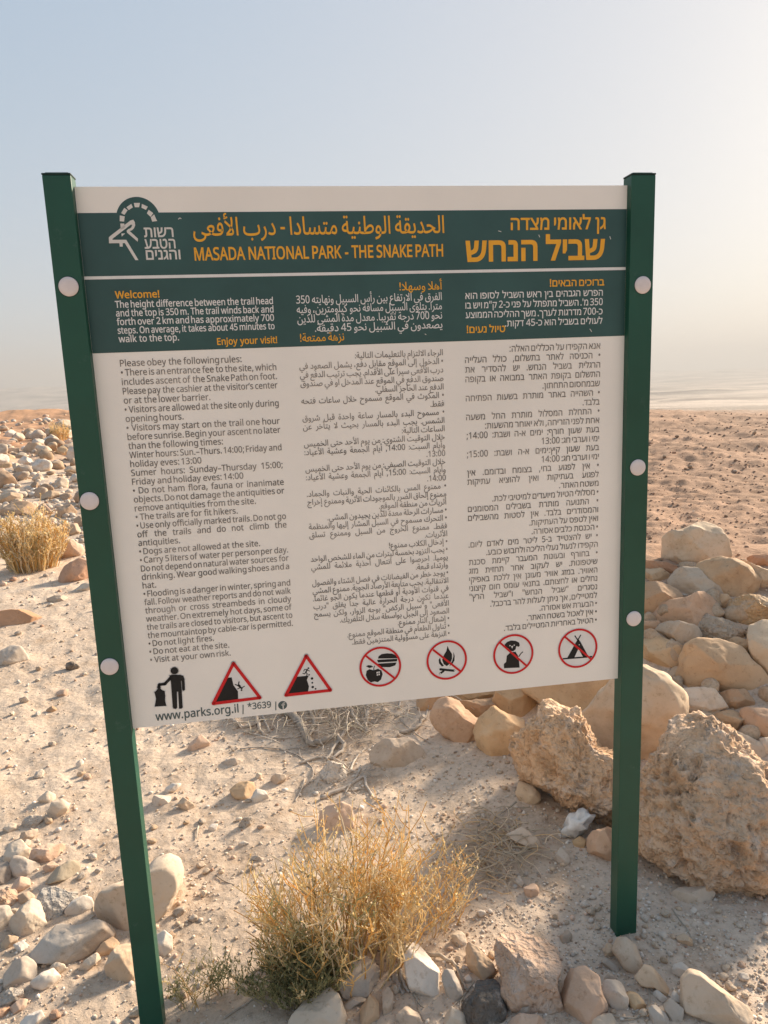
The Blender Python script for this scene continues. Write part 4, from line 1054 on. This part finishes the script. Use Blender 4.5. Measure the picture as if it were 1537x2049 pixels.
# --- far left field
FF = 'boulders on the left slope'
def ff(label, col, poly, z=AF, **k):
    k.setdefault('group', FF); k.setdefault('name', 'boulder'); k.setdefault('k', 0.55); k.setdefault('sub', 4); return stone(label, col, poly, z, **k)
ff('tan boulder in the middle of the left slope beside an ochre one', 'tan', [(203,662),(260,588),(370,588),(418,650),(350,693),(230,693)])
ff('pale round boulder below the tan one on the left slope', 'white', [(158,762),(230,708),(292,740),(292,792),(220,813)])
ff('large shadowed boulder at the left frame edge of the slope', 'brown', [(-60,860),(60,848),(113,900),(153,970),(70,1043),(-60,1005)])
ff('ochre boulder nearest the left post on the upper slope', 'ochre', [(513,682),(580,598),(633,660),(622,702),(540,723)])
ff('long low tan boulder between the tan and the ochre one', 'tan', [(308,692),(390,648),(513,670),(502,712),(390,713)])
ff('flat sunlit boulder at the left edge of the slope', 'gold', [(-60,700),(80,693),(158,720),(90,743),(-60,743)])
ff('small pale standing boulder in the gravel of the slope', 'white', [(298,922),(350,868),(393,890),(393,942),(330,953)])
ff('rounded pinkish boulder behind the far dry shrub', 'pink', [(305,1252),(340,1188),(400,1148),(453,1200),(495,1262),(430,1275)])
ff('large brown boulder left behind the far dry shrub', 'brown', [(-60,1265),(110,1148),(230,1128),(335,1180),(293,1252),(150,1273)])
ff('grey-brown boulder near the post, right behind the far dry shrub', 'brown', [(498,1282),(540,1178),(640,1148),(713,1230),(683,1293),(560,1303)])
ff('tan boulder at the left edge above the large brown one', 'tan', [(-60,1090),(100,1048),(203,1070),(193,1122),(60,1173),(-60,1165)])
ff('bright boulder on the crest of the left slope', 'white', [(408,562),(480,498),(553,560),(532,603)])
ff('round pink boulder touching the left post, lowest of the slope', 'pink', [(553,1602),(580,1508),(660,1488),(743,1540),(800,1610),(680,1683),(590,1693)])
ff('grey slab leaning on the round pink boulder', 'grey', [(345,1683),(440,1608),(550,1568),(558,1640),(490,1703),(380,1713)])
ff('big reddish-brown boulder half behind the left post', 'red', [(558,1862),(600,1738),(740,1658),(850,1700),(870,1830),(720,1903),(610,1923)])
ff('grey boulder right of the far dry shrub', 'grey', [(558,1472),(620,1348),(720,1338),(780,1400),(700,1453),(600,1483)])
ff('small brown boulder beside the left post on the slope', 'brown', [(688,1302),(740,1268),(800,1330),(800,1393),(720,1363)])
ff('whitish boulder half behind the left post, on the upper slope', 'white', [(628,692),(650,638),(690,618),(760,700),(760,790),(640,763)])
ff('pale flat boulder beside the left post below the reddish-brown one', 'pale', [(688,1962),(770,1898),(860,1900),(860,1993),(720,1993)], k=0.3)
ff('reddish boulder on the crest of the left slope', 'red', [(338,472),(390,448),(433,490),(402,533),(350,503)])
ff('pinkish boulder at the left edge of the crest', 'pink', [(-40,582),(30,558),(143,570),(92,623),(-40,645)])
ff('pale boulder beside the tan one in the middle of the slope', 'pale', [(48,662),(90,628),(173,640),(162,693),(70,693)])
ff('small pale boulder above the ochre one', 'white', [(598,572),(650,553),(690,575),(622,605)])
ff('flattish tan boulder above the far dry shrub', 'tan', [(378,1092),(450,1028),(533,1040),(563,1092),(400,1133)])
ff('small ochre boulder at the left frame edge below the flat sunlit one', 'ochre', [(-40,800),(80,768),(113,800),(40,833),(-40,842)])

# --- scattered smaller stones, each a thing of its own
def pick_col(rng, red=0.0):
    c = np.array(PAL[rng.choice(['pale', 'white', 'tan', 'grey', 'pink', 'dust'], p=[.24, .22, .14, .16, .12, .12])])
    if rng.random() < red: c = np.array(PAL[rng.choice(['red', 'brown', 'brown', 'tan'])]) * 0.85
    return c * rng.uniform(0.85, 1.1)
_proto = []
def proto_stone(i):
    v, f = ico(3); rng = np.random.default_rng(900 + i)
    L = v * np.array([1, rng.uniform(0.6, 0.9), rng.uniform(0.45, 0.75)])
    for _ in range(7):
        n = rng.normal(size=3); n /= np.linalg.norm(n); pr = L @ n; lim = pr.max() * rng.uniform(0.6, 0.9); L = L - np.maximum(pr - lim, 0)[:, None] * n * 0.9
    L = L + v * (0.10 * fbm(v * 1.4 + i * 7.1, 3) + 0.02 * fbm(v * 6 + i, 2))[:, None]
    L[:, 2] -= L[:, 2].min(); me_o = mesh_np('pebble', L, f, M_ROCK, smooth=True); return me_o.data, me_o
def scatter(n, sampler, size, label, group, red=0.0, name='pebble', cat='pebble', seed=0):
    rng = np.random.default_rng(seed); done = 0; tries = 0
    while done < n and tries < n * 40:
        tries += 1
        x, y = sampler(rng); s = size(rng, math.hypot(x, y))
        if any((x - a) ** 2 + (y - b) ** 2 < (r + s) ** 2 for a, b, r in OCC): continue
        OCC.append((x, y, s)); z = H(x, y)[0]
        me = _proto[rng.integers(len(_proto))]
        o = bpy.data.objects.new(name, me); COL.objects.link(o)
        o.location = (x, y, z - 0.22 * s); o.scale = (s,) * 3; o.rotation_euler = (rng.uniform(-.3, .3), rng.uniform(-.3, .3), rng.uniform(0, 6.28))
        o.color = (*[float(c) for c in pick_col(rng, red)], 1); tag(o, label, cat, group); done += 1
OCC = []
for o in ROCKS:
    bb = np.array([tuple(c) for c in o.bound_box]); w = (bb.max(0) - bb.min(0)); c = (bb.max(0) + bb.min(0)) / 2
    OCC.append((o.location.x + c[0], o.location.y + c[1], 0.42 * max(w[0], w[1])))
OCC += [(-0.65, 1.66, 0.035), (0.62, 1.86, 0.035)]
_tmp = []
for i in range(12):
    me, ob = proto_stone(i); _proto.append(me); _tmp.append(ob)
for ob in _tmp: bpy.data.objects.remove(ob)
def in_px(x0, x1, y0, y1):
    def f(rng):
        _, p = hit(rng.uniform(x0, x1), rng.uniform(y0, y1)); return p[0], p[1]
    return f
scatter(34, in_px(1080, 1560, 1790, 2070), lambda r, d: r.uniform(0.007, 0.018), 'small pebble in the grey gravel around the foot of the right post', 'pebbles around the foot of the right post', seed=1)
scatter(14, in_px(1195, 1300, 1815, 1885), lambda r, d: r.uniform(0.008, 0.017), 'small stone packed close against the foot of the right post', 'stones packed at the foot of the right post', seed=11)
scatter(30, in_px(-20, 420, 1640, 2070), lambda r, d: r.uniform(0.008, 0.022), 'small pebble lying between the stones around the left post', 'pebbles around the left post', 0.15, seed=2)
scatter(26, in_px(280, 1000, 1470, 1900), lambda r, d: r.uniform(0.007, 0.018), 'small pebble in the dust between the two posts', 'pebbles between the posts', seed=3)
scatter(12, in_px(560, 1100, 1900, 2070), lambda r, d: r.uniform(0.007, 0.017), 'small pebble among the front stones below the shrub', 'pebbles among the front stones', seed=4)
scatter(56, in_px(-30, 175, 862, 1030), lambda r, d: d * r.uniform(0.006, 0.014), 'pale stone strewn over the far left slope', 'stones strewn over the left slope', 0.15, 'stone', 'stone', 5)
scatter(20, in_px(-30, 215, 1030, 1560), lambda r, d: d * r.uniform(0.003, 0.008), 'small stone on the left path beyond the post', 'stones on the left path', 0.1, 'stone', 'stone', 6)
scatter(24, in_px(1290, 1560, 865, 1130), lambda r, d: d * r.uniform(0.0018, 0.0036), 'small reddish stone on the plateau behind the heap', 'stones on the plateau', 0.9, 'stone', 'stone', 7)

def rubble(n, seed):
    rng = np.random.default_rng(seed)
    for i in range(n):
        px, py = rng.uniform(1285, 1560), rng.uniform(1130, 1480)
        _, p = hit(px, py); s = rng.uniform(0.035, 0.075); me = _proto[rng.integers(len(_proto))]
        o = bpy.data.objects.new('stone', me); COL.objects.link(o); o.location = (p[0], p[1], p[2] - 0.01); o.scale = (s,) * 3
        o.rotation_euler = (rng.uniform(-1, 1), rng.uniform(-1, 1), rng.uniform(0, 6.28)); o.color = (*[float(c) for c in np.array(PAL['tan']) * rng.uniform(0.8, 1.05)], 1)
        tag(o, 'small rubble stone in the gaps between the boulders of the heap', 'stone', 'rubble in the heap')
rubble(40, 15)
# --- gravel: more grains than anyone could count
def gravel():
    rng = np.random.default_rng(77); v0, f0 = ico(1); V = []; F = []; C = []; nv = 0
    base = []
    for i in range(10):
        L = v0 * np.array([1, rng.uniform(.6, 1), rng.uniform(.45, .8)]); L = L + v0 * (0.25 * noise3(v0 * 1.6 + i * 5.3))[:, None]; base.append(L)
    n = 30000
    px = rng.uniform(-60, 1600, n); py = 790 + (2090 - 790) * rng.random(n) ** 0.85
    d = FWD[None] + RGT[None] * ((px - 768.5) / FOC)[:, None] - UPV[None] * ((py - 1024.5) / FOC)[:, None]
    ok = d[:, 2] < -0.03; d = d[ok]; px = px[ok]; py = py[ok]; t = (CAM_Z - 0.03) / -d[:, 2]
    for _ in range(6): t = np.clip(t + (CAM_Z + t * d[:, 2] - H(t * d[:, 0], t * d[:, 1])) / -d[:, 2] * 0.7, 0.5, 80)
    x, y = t * d[:, 0], t * d[:, 1]; r = np.hypot(x, y)
    az = np.degrees(np.arctan2(x, y))
    dens = 0.30 + 0.45 * sstep(-0.1, 0.6, fbm(np.stack([x * 1.3, y * 1.3, 0 * x], 1), 3))
    dens = np.where((r < 3) & (x > 0.12), 0.95, dens); dens = np.where((r > 4.5) & (x > 0.8), 1.0, dens); dens = np.where((r > 7) & (x < -1), 1.0, dens)
    dens = np.where((px < 215) & (py > 1100) & (py < 1600), 0.20, dens)
    dens = np.where(pile_dist(x, y) * ((x > 0.2) & (r < 5)) > 0.25, 0.6, dens)
    keep = (rng.random(len(x)) < dens) & (r < 55); x, y, r = x[keep], y[keep], r[keep]
    s = r * (0.0011 + 0.0021 * rng.random(len(x)) ** 2.5); s = np.where(r < 3, np.maximum(s, 0.0022) * (1 + 0.8 * (rng.random(len(x)) < 0.12)), s)
    s = np.where((r > 7) & (x < -1), s * 1.9, s); s = np.where((r > 5) & (x > 1), s * 0.75, s)
    z = H(x, y)
    fl = []
    for i in range(len(x)):
        L = base[i % 10]; a = rng.uniform(0, 6.28); ca, sa = math.cos(a), math.sin(a)
        P = np.stack([L[:, 0] * ca - L[:, 1] * sa, L[:, 0] * sa + L[:, 1] * ca, L[:, 2]], 1) * s[i] + np.array([x[i], y[i], z[i] + 0.25 * s[i]])
        V.append(P); F.append(f0 + nv); nv += len(P)
        red = 0.85 if (x[i] > 0.9 and r[i] > 4.5) else 0.12
        c = pick_col(rng, red) * rng.uniform(0.88, 1.22)
        if red > 0.5: c = np.array([0.42, 0.275, 0.19]) * rng.uniform(0.8, 1.35)
        C.append(np.tile([c[0], c[1], c[2], 1], (len(P), 1)))
    o = mesh_np('gravel', np.concatenate(V), np.concatenate(F), M_GRAVEL, cols=np.concatenate(C)); tag(o, kind='stuff')
gravel()

# ---------------------------------------------------------------- plants, roots, twigs, litter
def gp(px, py, dz=0.0):
    _, p = hit(px, py); return Vector((p[0], p[1], p[2] + dz))
def hz(x, y): return float(H(x, y)[0])
STRAW = [(0.88, 0.64, 0.30), (0.90, 0.72, 0.40), (0.82, 0.53, 0.19), (0.86, 0.70, 0.44), (0.88, 0.76, 0.55)]
GREEN = [(0.22, 0.23, 0.11), (0.28, 0.28, 0.13), (0.17, 0.19, 0.09), (0.48, 0.43, 0.22), (0.54, 0.47, 0.25)]
def leaf(mb, p, d, L, w, col):
    d = Vector(d).normalized(); a = d.cross(Vector((0.3, 0.2, 1))).normalized() * w; n = d.cross(a).normalized() * (w * 0.35)
    q = [p, p + d * (L * 0.45) + a + n, p + d * L, p + d * (L * 0.45) - a + n]
    mb.add(q, [[0, 1, 2, 3]], col)
def shrub(name, label, cat, loc, rx, ry, hmin, hmax, n, seed, green=0.25, r=0.0013, spread=0.55, leafy=5, twiggy=3, hfun=None, gfun=None, rz=0.0, group=None, lsz=1.0):
    """many thin wiry stems from a common foot, with side twigs, tiny leaves and seed tips"""
    rng = random.Random(seed); root = empty(name, loc); st = MB(); tw = MB(); lf_ = MB(); x0, y0, z0 = loc
    ca, sa = math.cos(rz), math.sin(rz)
    for i in range(n):
        u, v = 0, 0
        while True:
            u, v = rng.uniform(-1, 1), rng.uniform(-1, 1)
            if u * u + v * v < 1: break
        fu, fv = u * 0.62, v * 0.62
        bx, by = fu * rx * ca - fv * ry * sa, fu * rx * sa + fv * ry * ca
        h = rng.uniform(hmin, hmax) * (1 - 0.45 * (u * u + v * v)) * (hfun(u, v) if hfun else 1)
        tx = u * spread * h * 1.1 + rng.gauss(0, 0.10) * h; ty = v * spread * h * 0.8 + rng.gauss(0, 0.10) * h
        bz = hz(x0 + bx, y0 + by) - z0 - 0.006; pts = []; wob = rng.uniform(0, 6.28); k = 6
        for j in range(k):
            t = j / (k - 1); kx = rng.gauss(0, 0.024) * h if 0 < j else 0; ky = rng.gauss(0, 0.024) * h if 0 < j else 0
            pts.append(Vector((bx + tx * t ** 1.25 + kx + 0.03 * h * math.sin(3 * t + wob), by + ty * t ** 1.25 + ky, bz + h * (t - 0.10 * t * t))))
        gr = rng.random() < (gfun(u, v) if gfun else green); c = rng.choice(GREEN[3:] if gr else STRAW); kk = rng.uniform(0.78, 1.1); c = [min(0.95, q * kk) for q in c]
        st.tube(pts, r * rng.uniform(0.9, 1.5), r * 0.55, 3, (*c, 1))
        for q in range(twiggy + rng.randint(0, 2)):
            t = rng.uniform(0.30, 0.98); j = min(k - 2, int(t * (k - 1))); p = pts[j].lerp(pts[j + 1], t * (k - 1) - j)
            ln = rng.uniform(0.035, 0.11) * (0.6 + h); a = rng.uniform(0, 6.28); d = Vector((math.cos(a) * 0.65, math.sin(a) * 0.65, rng.uniform(0.3, 1.1))).normalized()
            m1 = p + d * ln * 0.5 + Vector((rng.gauss(0, 1), rng.gauss(0, 1), 0)) * ln * 0.08; e = p + d * ln + Vector((0, 0, ln * 0.15))
            tw.tube([p, m1, e], r * 0.75, r * 0.45, 3, (*c, 1))
            for b in range(leafy):
                s = rng.random(); pp = p.lerp(e, 0.25 + 0.75 * s); dd = d + Vector((rng.gauss(0, .6), rng.gauss(0, .6), rng.gauss(0.2, .5)))
                col = rng.choice(GREEN) if (gr or rng.random() < 0.06) else rng.choice(STRAW); kk = rng.uniform(0.8, 1.15); col = [min(0.95, w_ * kk) for w_ in col]
                leaf(lf_, pp, dd, rng.uniform(0.005, 0.011) * lsz, rng.uniform(0.0012, 0.0026) * lsz, (*col, 1))
        for b in range(leafy):
            t = rng.uniform(0.55, 1); j = min(k - 2, int(t * (k - 1))); p = pts[j].lerp(pts[j + 1], t * (k - 1) - j)
            col = rng.choice(GREEN) if gr else rng.choice(STRAW); leaf(lf_, p, (rng.gauss(0, .6), rng.gauss(0, .6), 0.6), rng.uniform(0.004, 0.009) * lsz, rng.uniform(0.001, 0.002) * lsz, (*col, 1))
    a = st.build('stems', M_STRAW, root); b = tw.build('twigs', M_STRAW, root); c = lf_.build('leaves', M_LEAF, root)
    for o in (a, b, c):
        if len(o.data.polygons) > 100: o['kind'] = 'stuff'
    tag(root, label, cat, group); return root

p = gp(690, 1925)
shrub('dry_shrub', 'large wiry straw-coloured desert shrub growing between the two posts', 'shrub', tuple(p), 0.30, 0.22, 0.20, 0.44, 165, 3, spread=0.46, r=0.0023,
      gfun=lambda u, v: 0.03 + 0.20 * (u < -0.1) * (v < -0.3), hfun=lambda u, v: 1.12 + 0.16 * math.cos((u - 0.2) * 2.4), leafy=4, twiggy=5, lsz=1.25)
p = gp(830, 1850)
shrub('dry_shrub', 'lower thin straw shrub on the right flank of the large wiry one', 'shrub', tuple(p), 0.24, 0.13, 0.12, 0.30, 80, 4, green=0.08, spread=0.5, leafy=4, twiggy=3)
p = gp(588, 1990)
shrub('green_shrub', 'low dark green leafy growth at the lower left foot of the large dry shrub', 'shrub', tuple(p), 0.15, 0.09, 0.07, 0.17, 120, 5, green=0.93, spread=0.9, leafy=9, twiggy=5, lsz=1.25)
p = gp(392, 2010)
shrub('sprig', 'small thin green and ochre sprig right of the left post foot', 'plant', tuple(p), 0.055, 0.04, 0.10, 0.17, 14, 6, green=0.6, spread=0.5, leafy=8, twiggy=4)
p = gp(455, 1985)
shrub('sprig', 'tiny rust-tipped sprig between the small green sprig and the large shrub', 'plant', tuple(p), 0.04, 0.03, 0.08, 0.13, 9, 8, green=0.5, spread=0.5, leafy=7, twiggy=4)
p = gp(68, 1140)
shrub('dry_shrub', 'golden dry shrub among boulders on the left slope', 'shrub', tuple(p), 0.34, 0.28, 0.40, 0.72, 200, 9, green=0.02, r=0.0042, spread=0.45, leafy=4, twiggy=4, lsz=3.2)
p = gp(122, 880)
shrub('dry_shrub', 'small yellowish dry tuft near the crest beside the left post', 'shrub', tuple(p), 0.35, 0.3, 0.4, 0.7, 60, 10, green=0.1, r=0.007, spread=0.5, leafy=4, twiggy=3, lsz=6)

def strew(mb, n, px, py, L, r, seed, cols, lift=0.01, curl=0.5, arch=0.0):
    """loose stalks lying over one another on the ground"""
    rng = random.Random(seed)
    for i in range(n):
        p0 = gp(rng.gauss(px[0], px[1]), rng.gauss(py[0], py[1])); a = rng.uniform(0, 6.28); ln = L * rng.uniform(0.4, 1.2); pts = []; x, y = p0.x, p0.y; lf0 = rng.uniform(0, lift)
        for j in range(6):
            t = j / 5; pts.append(Vector((x, y, hz(x, y) + 0.002 + lf0 + arch * ln * math.sin(math.pi * t)))); a += rng.gauss(0, curl); x += math.cos(a) * ln / 5; y += math.sin(a) * ln / 5
        kk = rng.uniform(0.8, 1.15); c = [q * kk for q in rng.choice(cols)]; mb.tube(pts, r * rng.uniform(0.7, 1.3), r * 0.5, 4, (*c, 1))
mb = MB(); HAY = [(0.72, 0.59, 0.44), (0.64, 0.52, 0.38), (0.76, 0.63, 0.47), (0.76, 0.56, 0.33)]
strew(mb, 150, (985, 42), (1712, 36), 0.15, 0.0024, 21, HAY, 0.03, 0.45, 0.10)
o = mb.build('dead_grass', M_STRAW); tag(o, 'heap of dead grey-brown grass stalks right of the dry shrub', 'grass'); 

# bare roots under the lower edge of the board
RC = [(0.50, 0.42, 0.345), (0.56, 0.475, 0.39), (0.44, 0.365, 0.295)]
def px_tube(mb, pts, r0, r1, lift, seed, sides=6, cols=RC):
    rng = random.Random(seed); w = []
    for i, (x, y) in enumerate(pts): w.append(gp(x, y, lift))
    q = []                                         # smooth the run
    for i in range(len(w) - 1):
        a = w[max(i - 1, 0)]; b = w[i]; c = w[i + 1]; d = w[min(i + 2, len(w) - 1)]
        for k in range(4):
            t = k / 4; q.append(0.5 * ((2 * b) + (c - a) * t + (2 * a - 5 * b + 4 * c - d) * t * t + (3 * b - a - 3 * c + d) * t ** 3) + Vector((rng.gauss(0, r0 * .25), rng.gauss(0, r0 * .25), rng.gauss(0, r0 * .2))))
    q.append(w[-1]); kk = rng.uniform(0.85, 1.1); c = [v * kk for v in rng.choice(cols)]; mb.tube(q, r0, r1, sides, (*c, 1))
root = empty('exposed_roots', tuple(gp(650, 1450))); tag(root, 'tangle of bare grey roots on the bank under the bottom edge of the board', 'roots')
def part_at(mb, name, mat, parent, smooth=True):
    o = mb.build(name, mat, parent, smooth); o.matrix_parent_inverse = Matrix.Translation(-Vector(parent.location)); return o
mb = MB(); px_tube(mb, [(545, 1400), (575, 1432), (600, 1455), (612, 1482), (625, 1494), (648, 1490), (672, 1478)], 0.024, 0.011, 0.020, 1, 8)
part_at(mb, 'thick_root', M_ROOT, root)
for i, (pts, r) in enumerate((([(440, 1420), (462, 1440), (485, 1456), (510, 1452), (530, 1440)], .007), ([(505, 1425), (515, 1448), (520, 1465), (532, 1475)], .008), ([(520, 1420), (530, 1445), (540, 1468)], .006),
        ([(612, 1400), (624, 1430), (630, 1455), (618, 1480)], .008), ([(690, 1392), (705, 1430), (720, 1455), (738, 1468)], .009), ([(735, 1385), (738, 1420), (732, 1455), (735, 1470)], .010), ([(655, 1400), (640, 1420), (622, 1440)], .006),
        ([(760, 1382), (790, 1385), (802, 1400), (798, 1422)], .009), ([(675, 1475), (690, 1500), (665, 1520)], .008), ([(700, 1455), (680, 1482), (662, 1510), (655, 1524)], .007), ([(600, 1530), (640, 1518), (672, 1522), (700, 1540)], .004),
        ([(560, 1500), (590, 1510), (615, 1528), (628, 1550), (605, 1580)], .003), ([(700, 1545), (712, 1520), (732, 1500)], .004), ([(640, 1600), (690, 1580), (725, 1558), (735, 1575), (748, 1600), (765, 1602)], .006), ([(722, 1540), (705, 1568), (690, 1590)], .004),
        ([(800, 1470), (830, 1462), (850, 1440), (862, 1415)], .007), ([(800, 1440), (830, 1468), (862, 1490)], .003), ([(610, 1560), (600, 1590), (590, 1605)], .003), ([(490, 1465), (540, 1478), (600, 1476)], .003), ([(480, 1500), (520, 1496), (575, 1500), (620, 1492)], .0025))):
    mb = MB(); px_tube(mb, pts, r * 1.5, r * 0.7, r * 1.3, 30 + i); part_at(mb, 'root', M_ROOT, root)
mb = MB(); strew(mb, 330, (665, 95), (1425, 34), 0.20, 0.0024, 41, RC + [(0.52, 0.44, 0.33)], 0.05, 0.35, 0.12); strew(mb, 60, (690, 60), (1530, 40), 0.16, 0.0018, 42, RC, 0.01, 0.4, 0.03)
o = part_at(mb, 'rootlets', M_ROOT, root); o['kind'] = 'stuff'

def twig(label, pts, r, seed, forks=(), cols=((0.50, 0.42, 0.33), (0.44, 0.36, 0.28)), lift=None, name='twig'):
    mb = MB(); px_tube(mb, pts, r, r * 0.55, r * 1.2 if lift is None else lift, seed, 5, cols)
    for i, f in enumerate(forks): px_tube(mb, f, r * 0.6, r * 0.35, r * 1.2 if lift is None else lift, seed + 50 + i, 5, cols)
    o = mb.build(name, M_ROOT, None, True); tag(o, label, 'twig')
twig('thick grey crooked branch between the tall white slab and the slag lump', [(853, 1914), (880, 1918), (905, 1930), (918, 1952), (928, 1975), (935, 1988)], .0062, 60, name='branch')
twig('thin forked twig beside the slag lump', [(950, 1965), (935, 1985), (922, 2005), (922, 2030)], .0028, 61, [[(935, 1985), (910, 2012), (900, 2020)]])
twig('long pale bent twig at the bottom edge below the ochre splinter', [(1312, 2012), (1290, 2030), (1265, 2040), (1232, 2036), (1215, 2028)], .0036, 62, [[(1290, 2030), (1300, 2008), (1298, 1970)], [(1265, 2040), (1240, 2046)]])
twig('thin curved twig in the gravel right of the post foot', [(1345, 1820), (1362, 1845), (1378, 1865), (1388, 1890), (1394, 1900)], .0022, 63)
twig('pale straight stick leaning against the dead grass', [(1034, 1614), (1010, 1632), (980, 1655)], .004, 64, lift=0.02)
twig('grey twig sticking out under the foot of the tall white slab', [(828, 1990), (840, 2010), (848, 2018)], .0028, 65, [[(832, 2000), (838, 2025), (850, 2045)]])
twig('pale forked twig at the bottom edge under the green growth', [(448, 2040), (490, 2012), (520, 1995), (540, 1988)], .0026, 66, [[(512, 2000), (524, 1990), (526, 1975)]])
twig('dry pale twig at the foot of the large shrub, bending right', [(720, 1895), (760, 1905), (790, 1910), (815, 1905)], .003, 67, [[(760, 1905), (768, 1920), (790, 1935), (806, 1920)]])
twig('short upright grey stick in the dust left of the shrub', [(398, 1655), (393, 1680)], .004, 68)
twig('dark thin twig on the dust left of the shrub', [(432, 1752), (450, 1765), (470, 1772)], .0022, 69, cols=((0.28, 0.22, 0.17),))
twig('thin straw stalk by the left post above the long grey stone', [(176, 1795), (186, 1812), (184, 1845)], .0018, 70, cols=((0.6, 0.48, 0.33),))

# splintered wood below the shrub
mb = MB()
for i, (a, b) in enumerate((((788, 1950), (806, 1992)), ((794, 1938), (800, 1985)), ((800, 1940), (818, 1988)))): px_tube(mb, [a, ((a[0] + b[0]) / 2 - 3, (a[1] + b[1]) / 2), b], .006, .004, .006, 80 + i, 5, ((0.50, 0.44, 0.38),))
o = mb.build('wood_splinter', M_ROOT, None, True); tag(o, 'pale splintered piece of wood left of the tall white slab', 'wood')

# crumpled paper under the conglomerate
def paper():
    t, P = hit(1155, 1672); v, f = ico(3); rng = np.random.default_rng(4)
    cre = 1 - 2.4 * np.abs(noise3(v * 1.7 + 3)) - 1.2 * np.abs(noise3(v * 3.9 + 8))
    L = v * (0.82 + 0.42 * cre + 0.05 * rng.normal(size=len(v)))[:, None] * np.array([0.055, 0.036, 0.044]); L[:, 2] += 0.45 * L[:, 0]; L[:, 2] -= L[:, 2].min()
    mt, tt, b = new_mat('white_paper'); n = noise_node(tt, 25, 5)
    tt.links.new(ramp(tt, n.outputs[0], [(0.35, (0.62, 0.56, 0.50, 1)), (0.6, (0.80, 0.75, 0.69, 1))]).outputs[0], b.inputs['Base Color']); b.inputs['Roughness'].default_value = 0.8
    o = mesh_np('crumpled_paper', L, f, mt, loc=(P[0], P[1], P[2] - 0.004)); tag(o, 'crumpled white paper litter beside the right post, under the crusty conglomerate', 'litter')
paper()
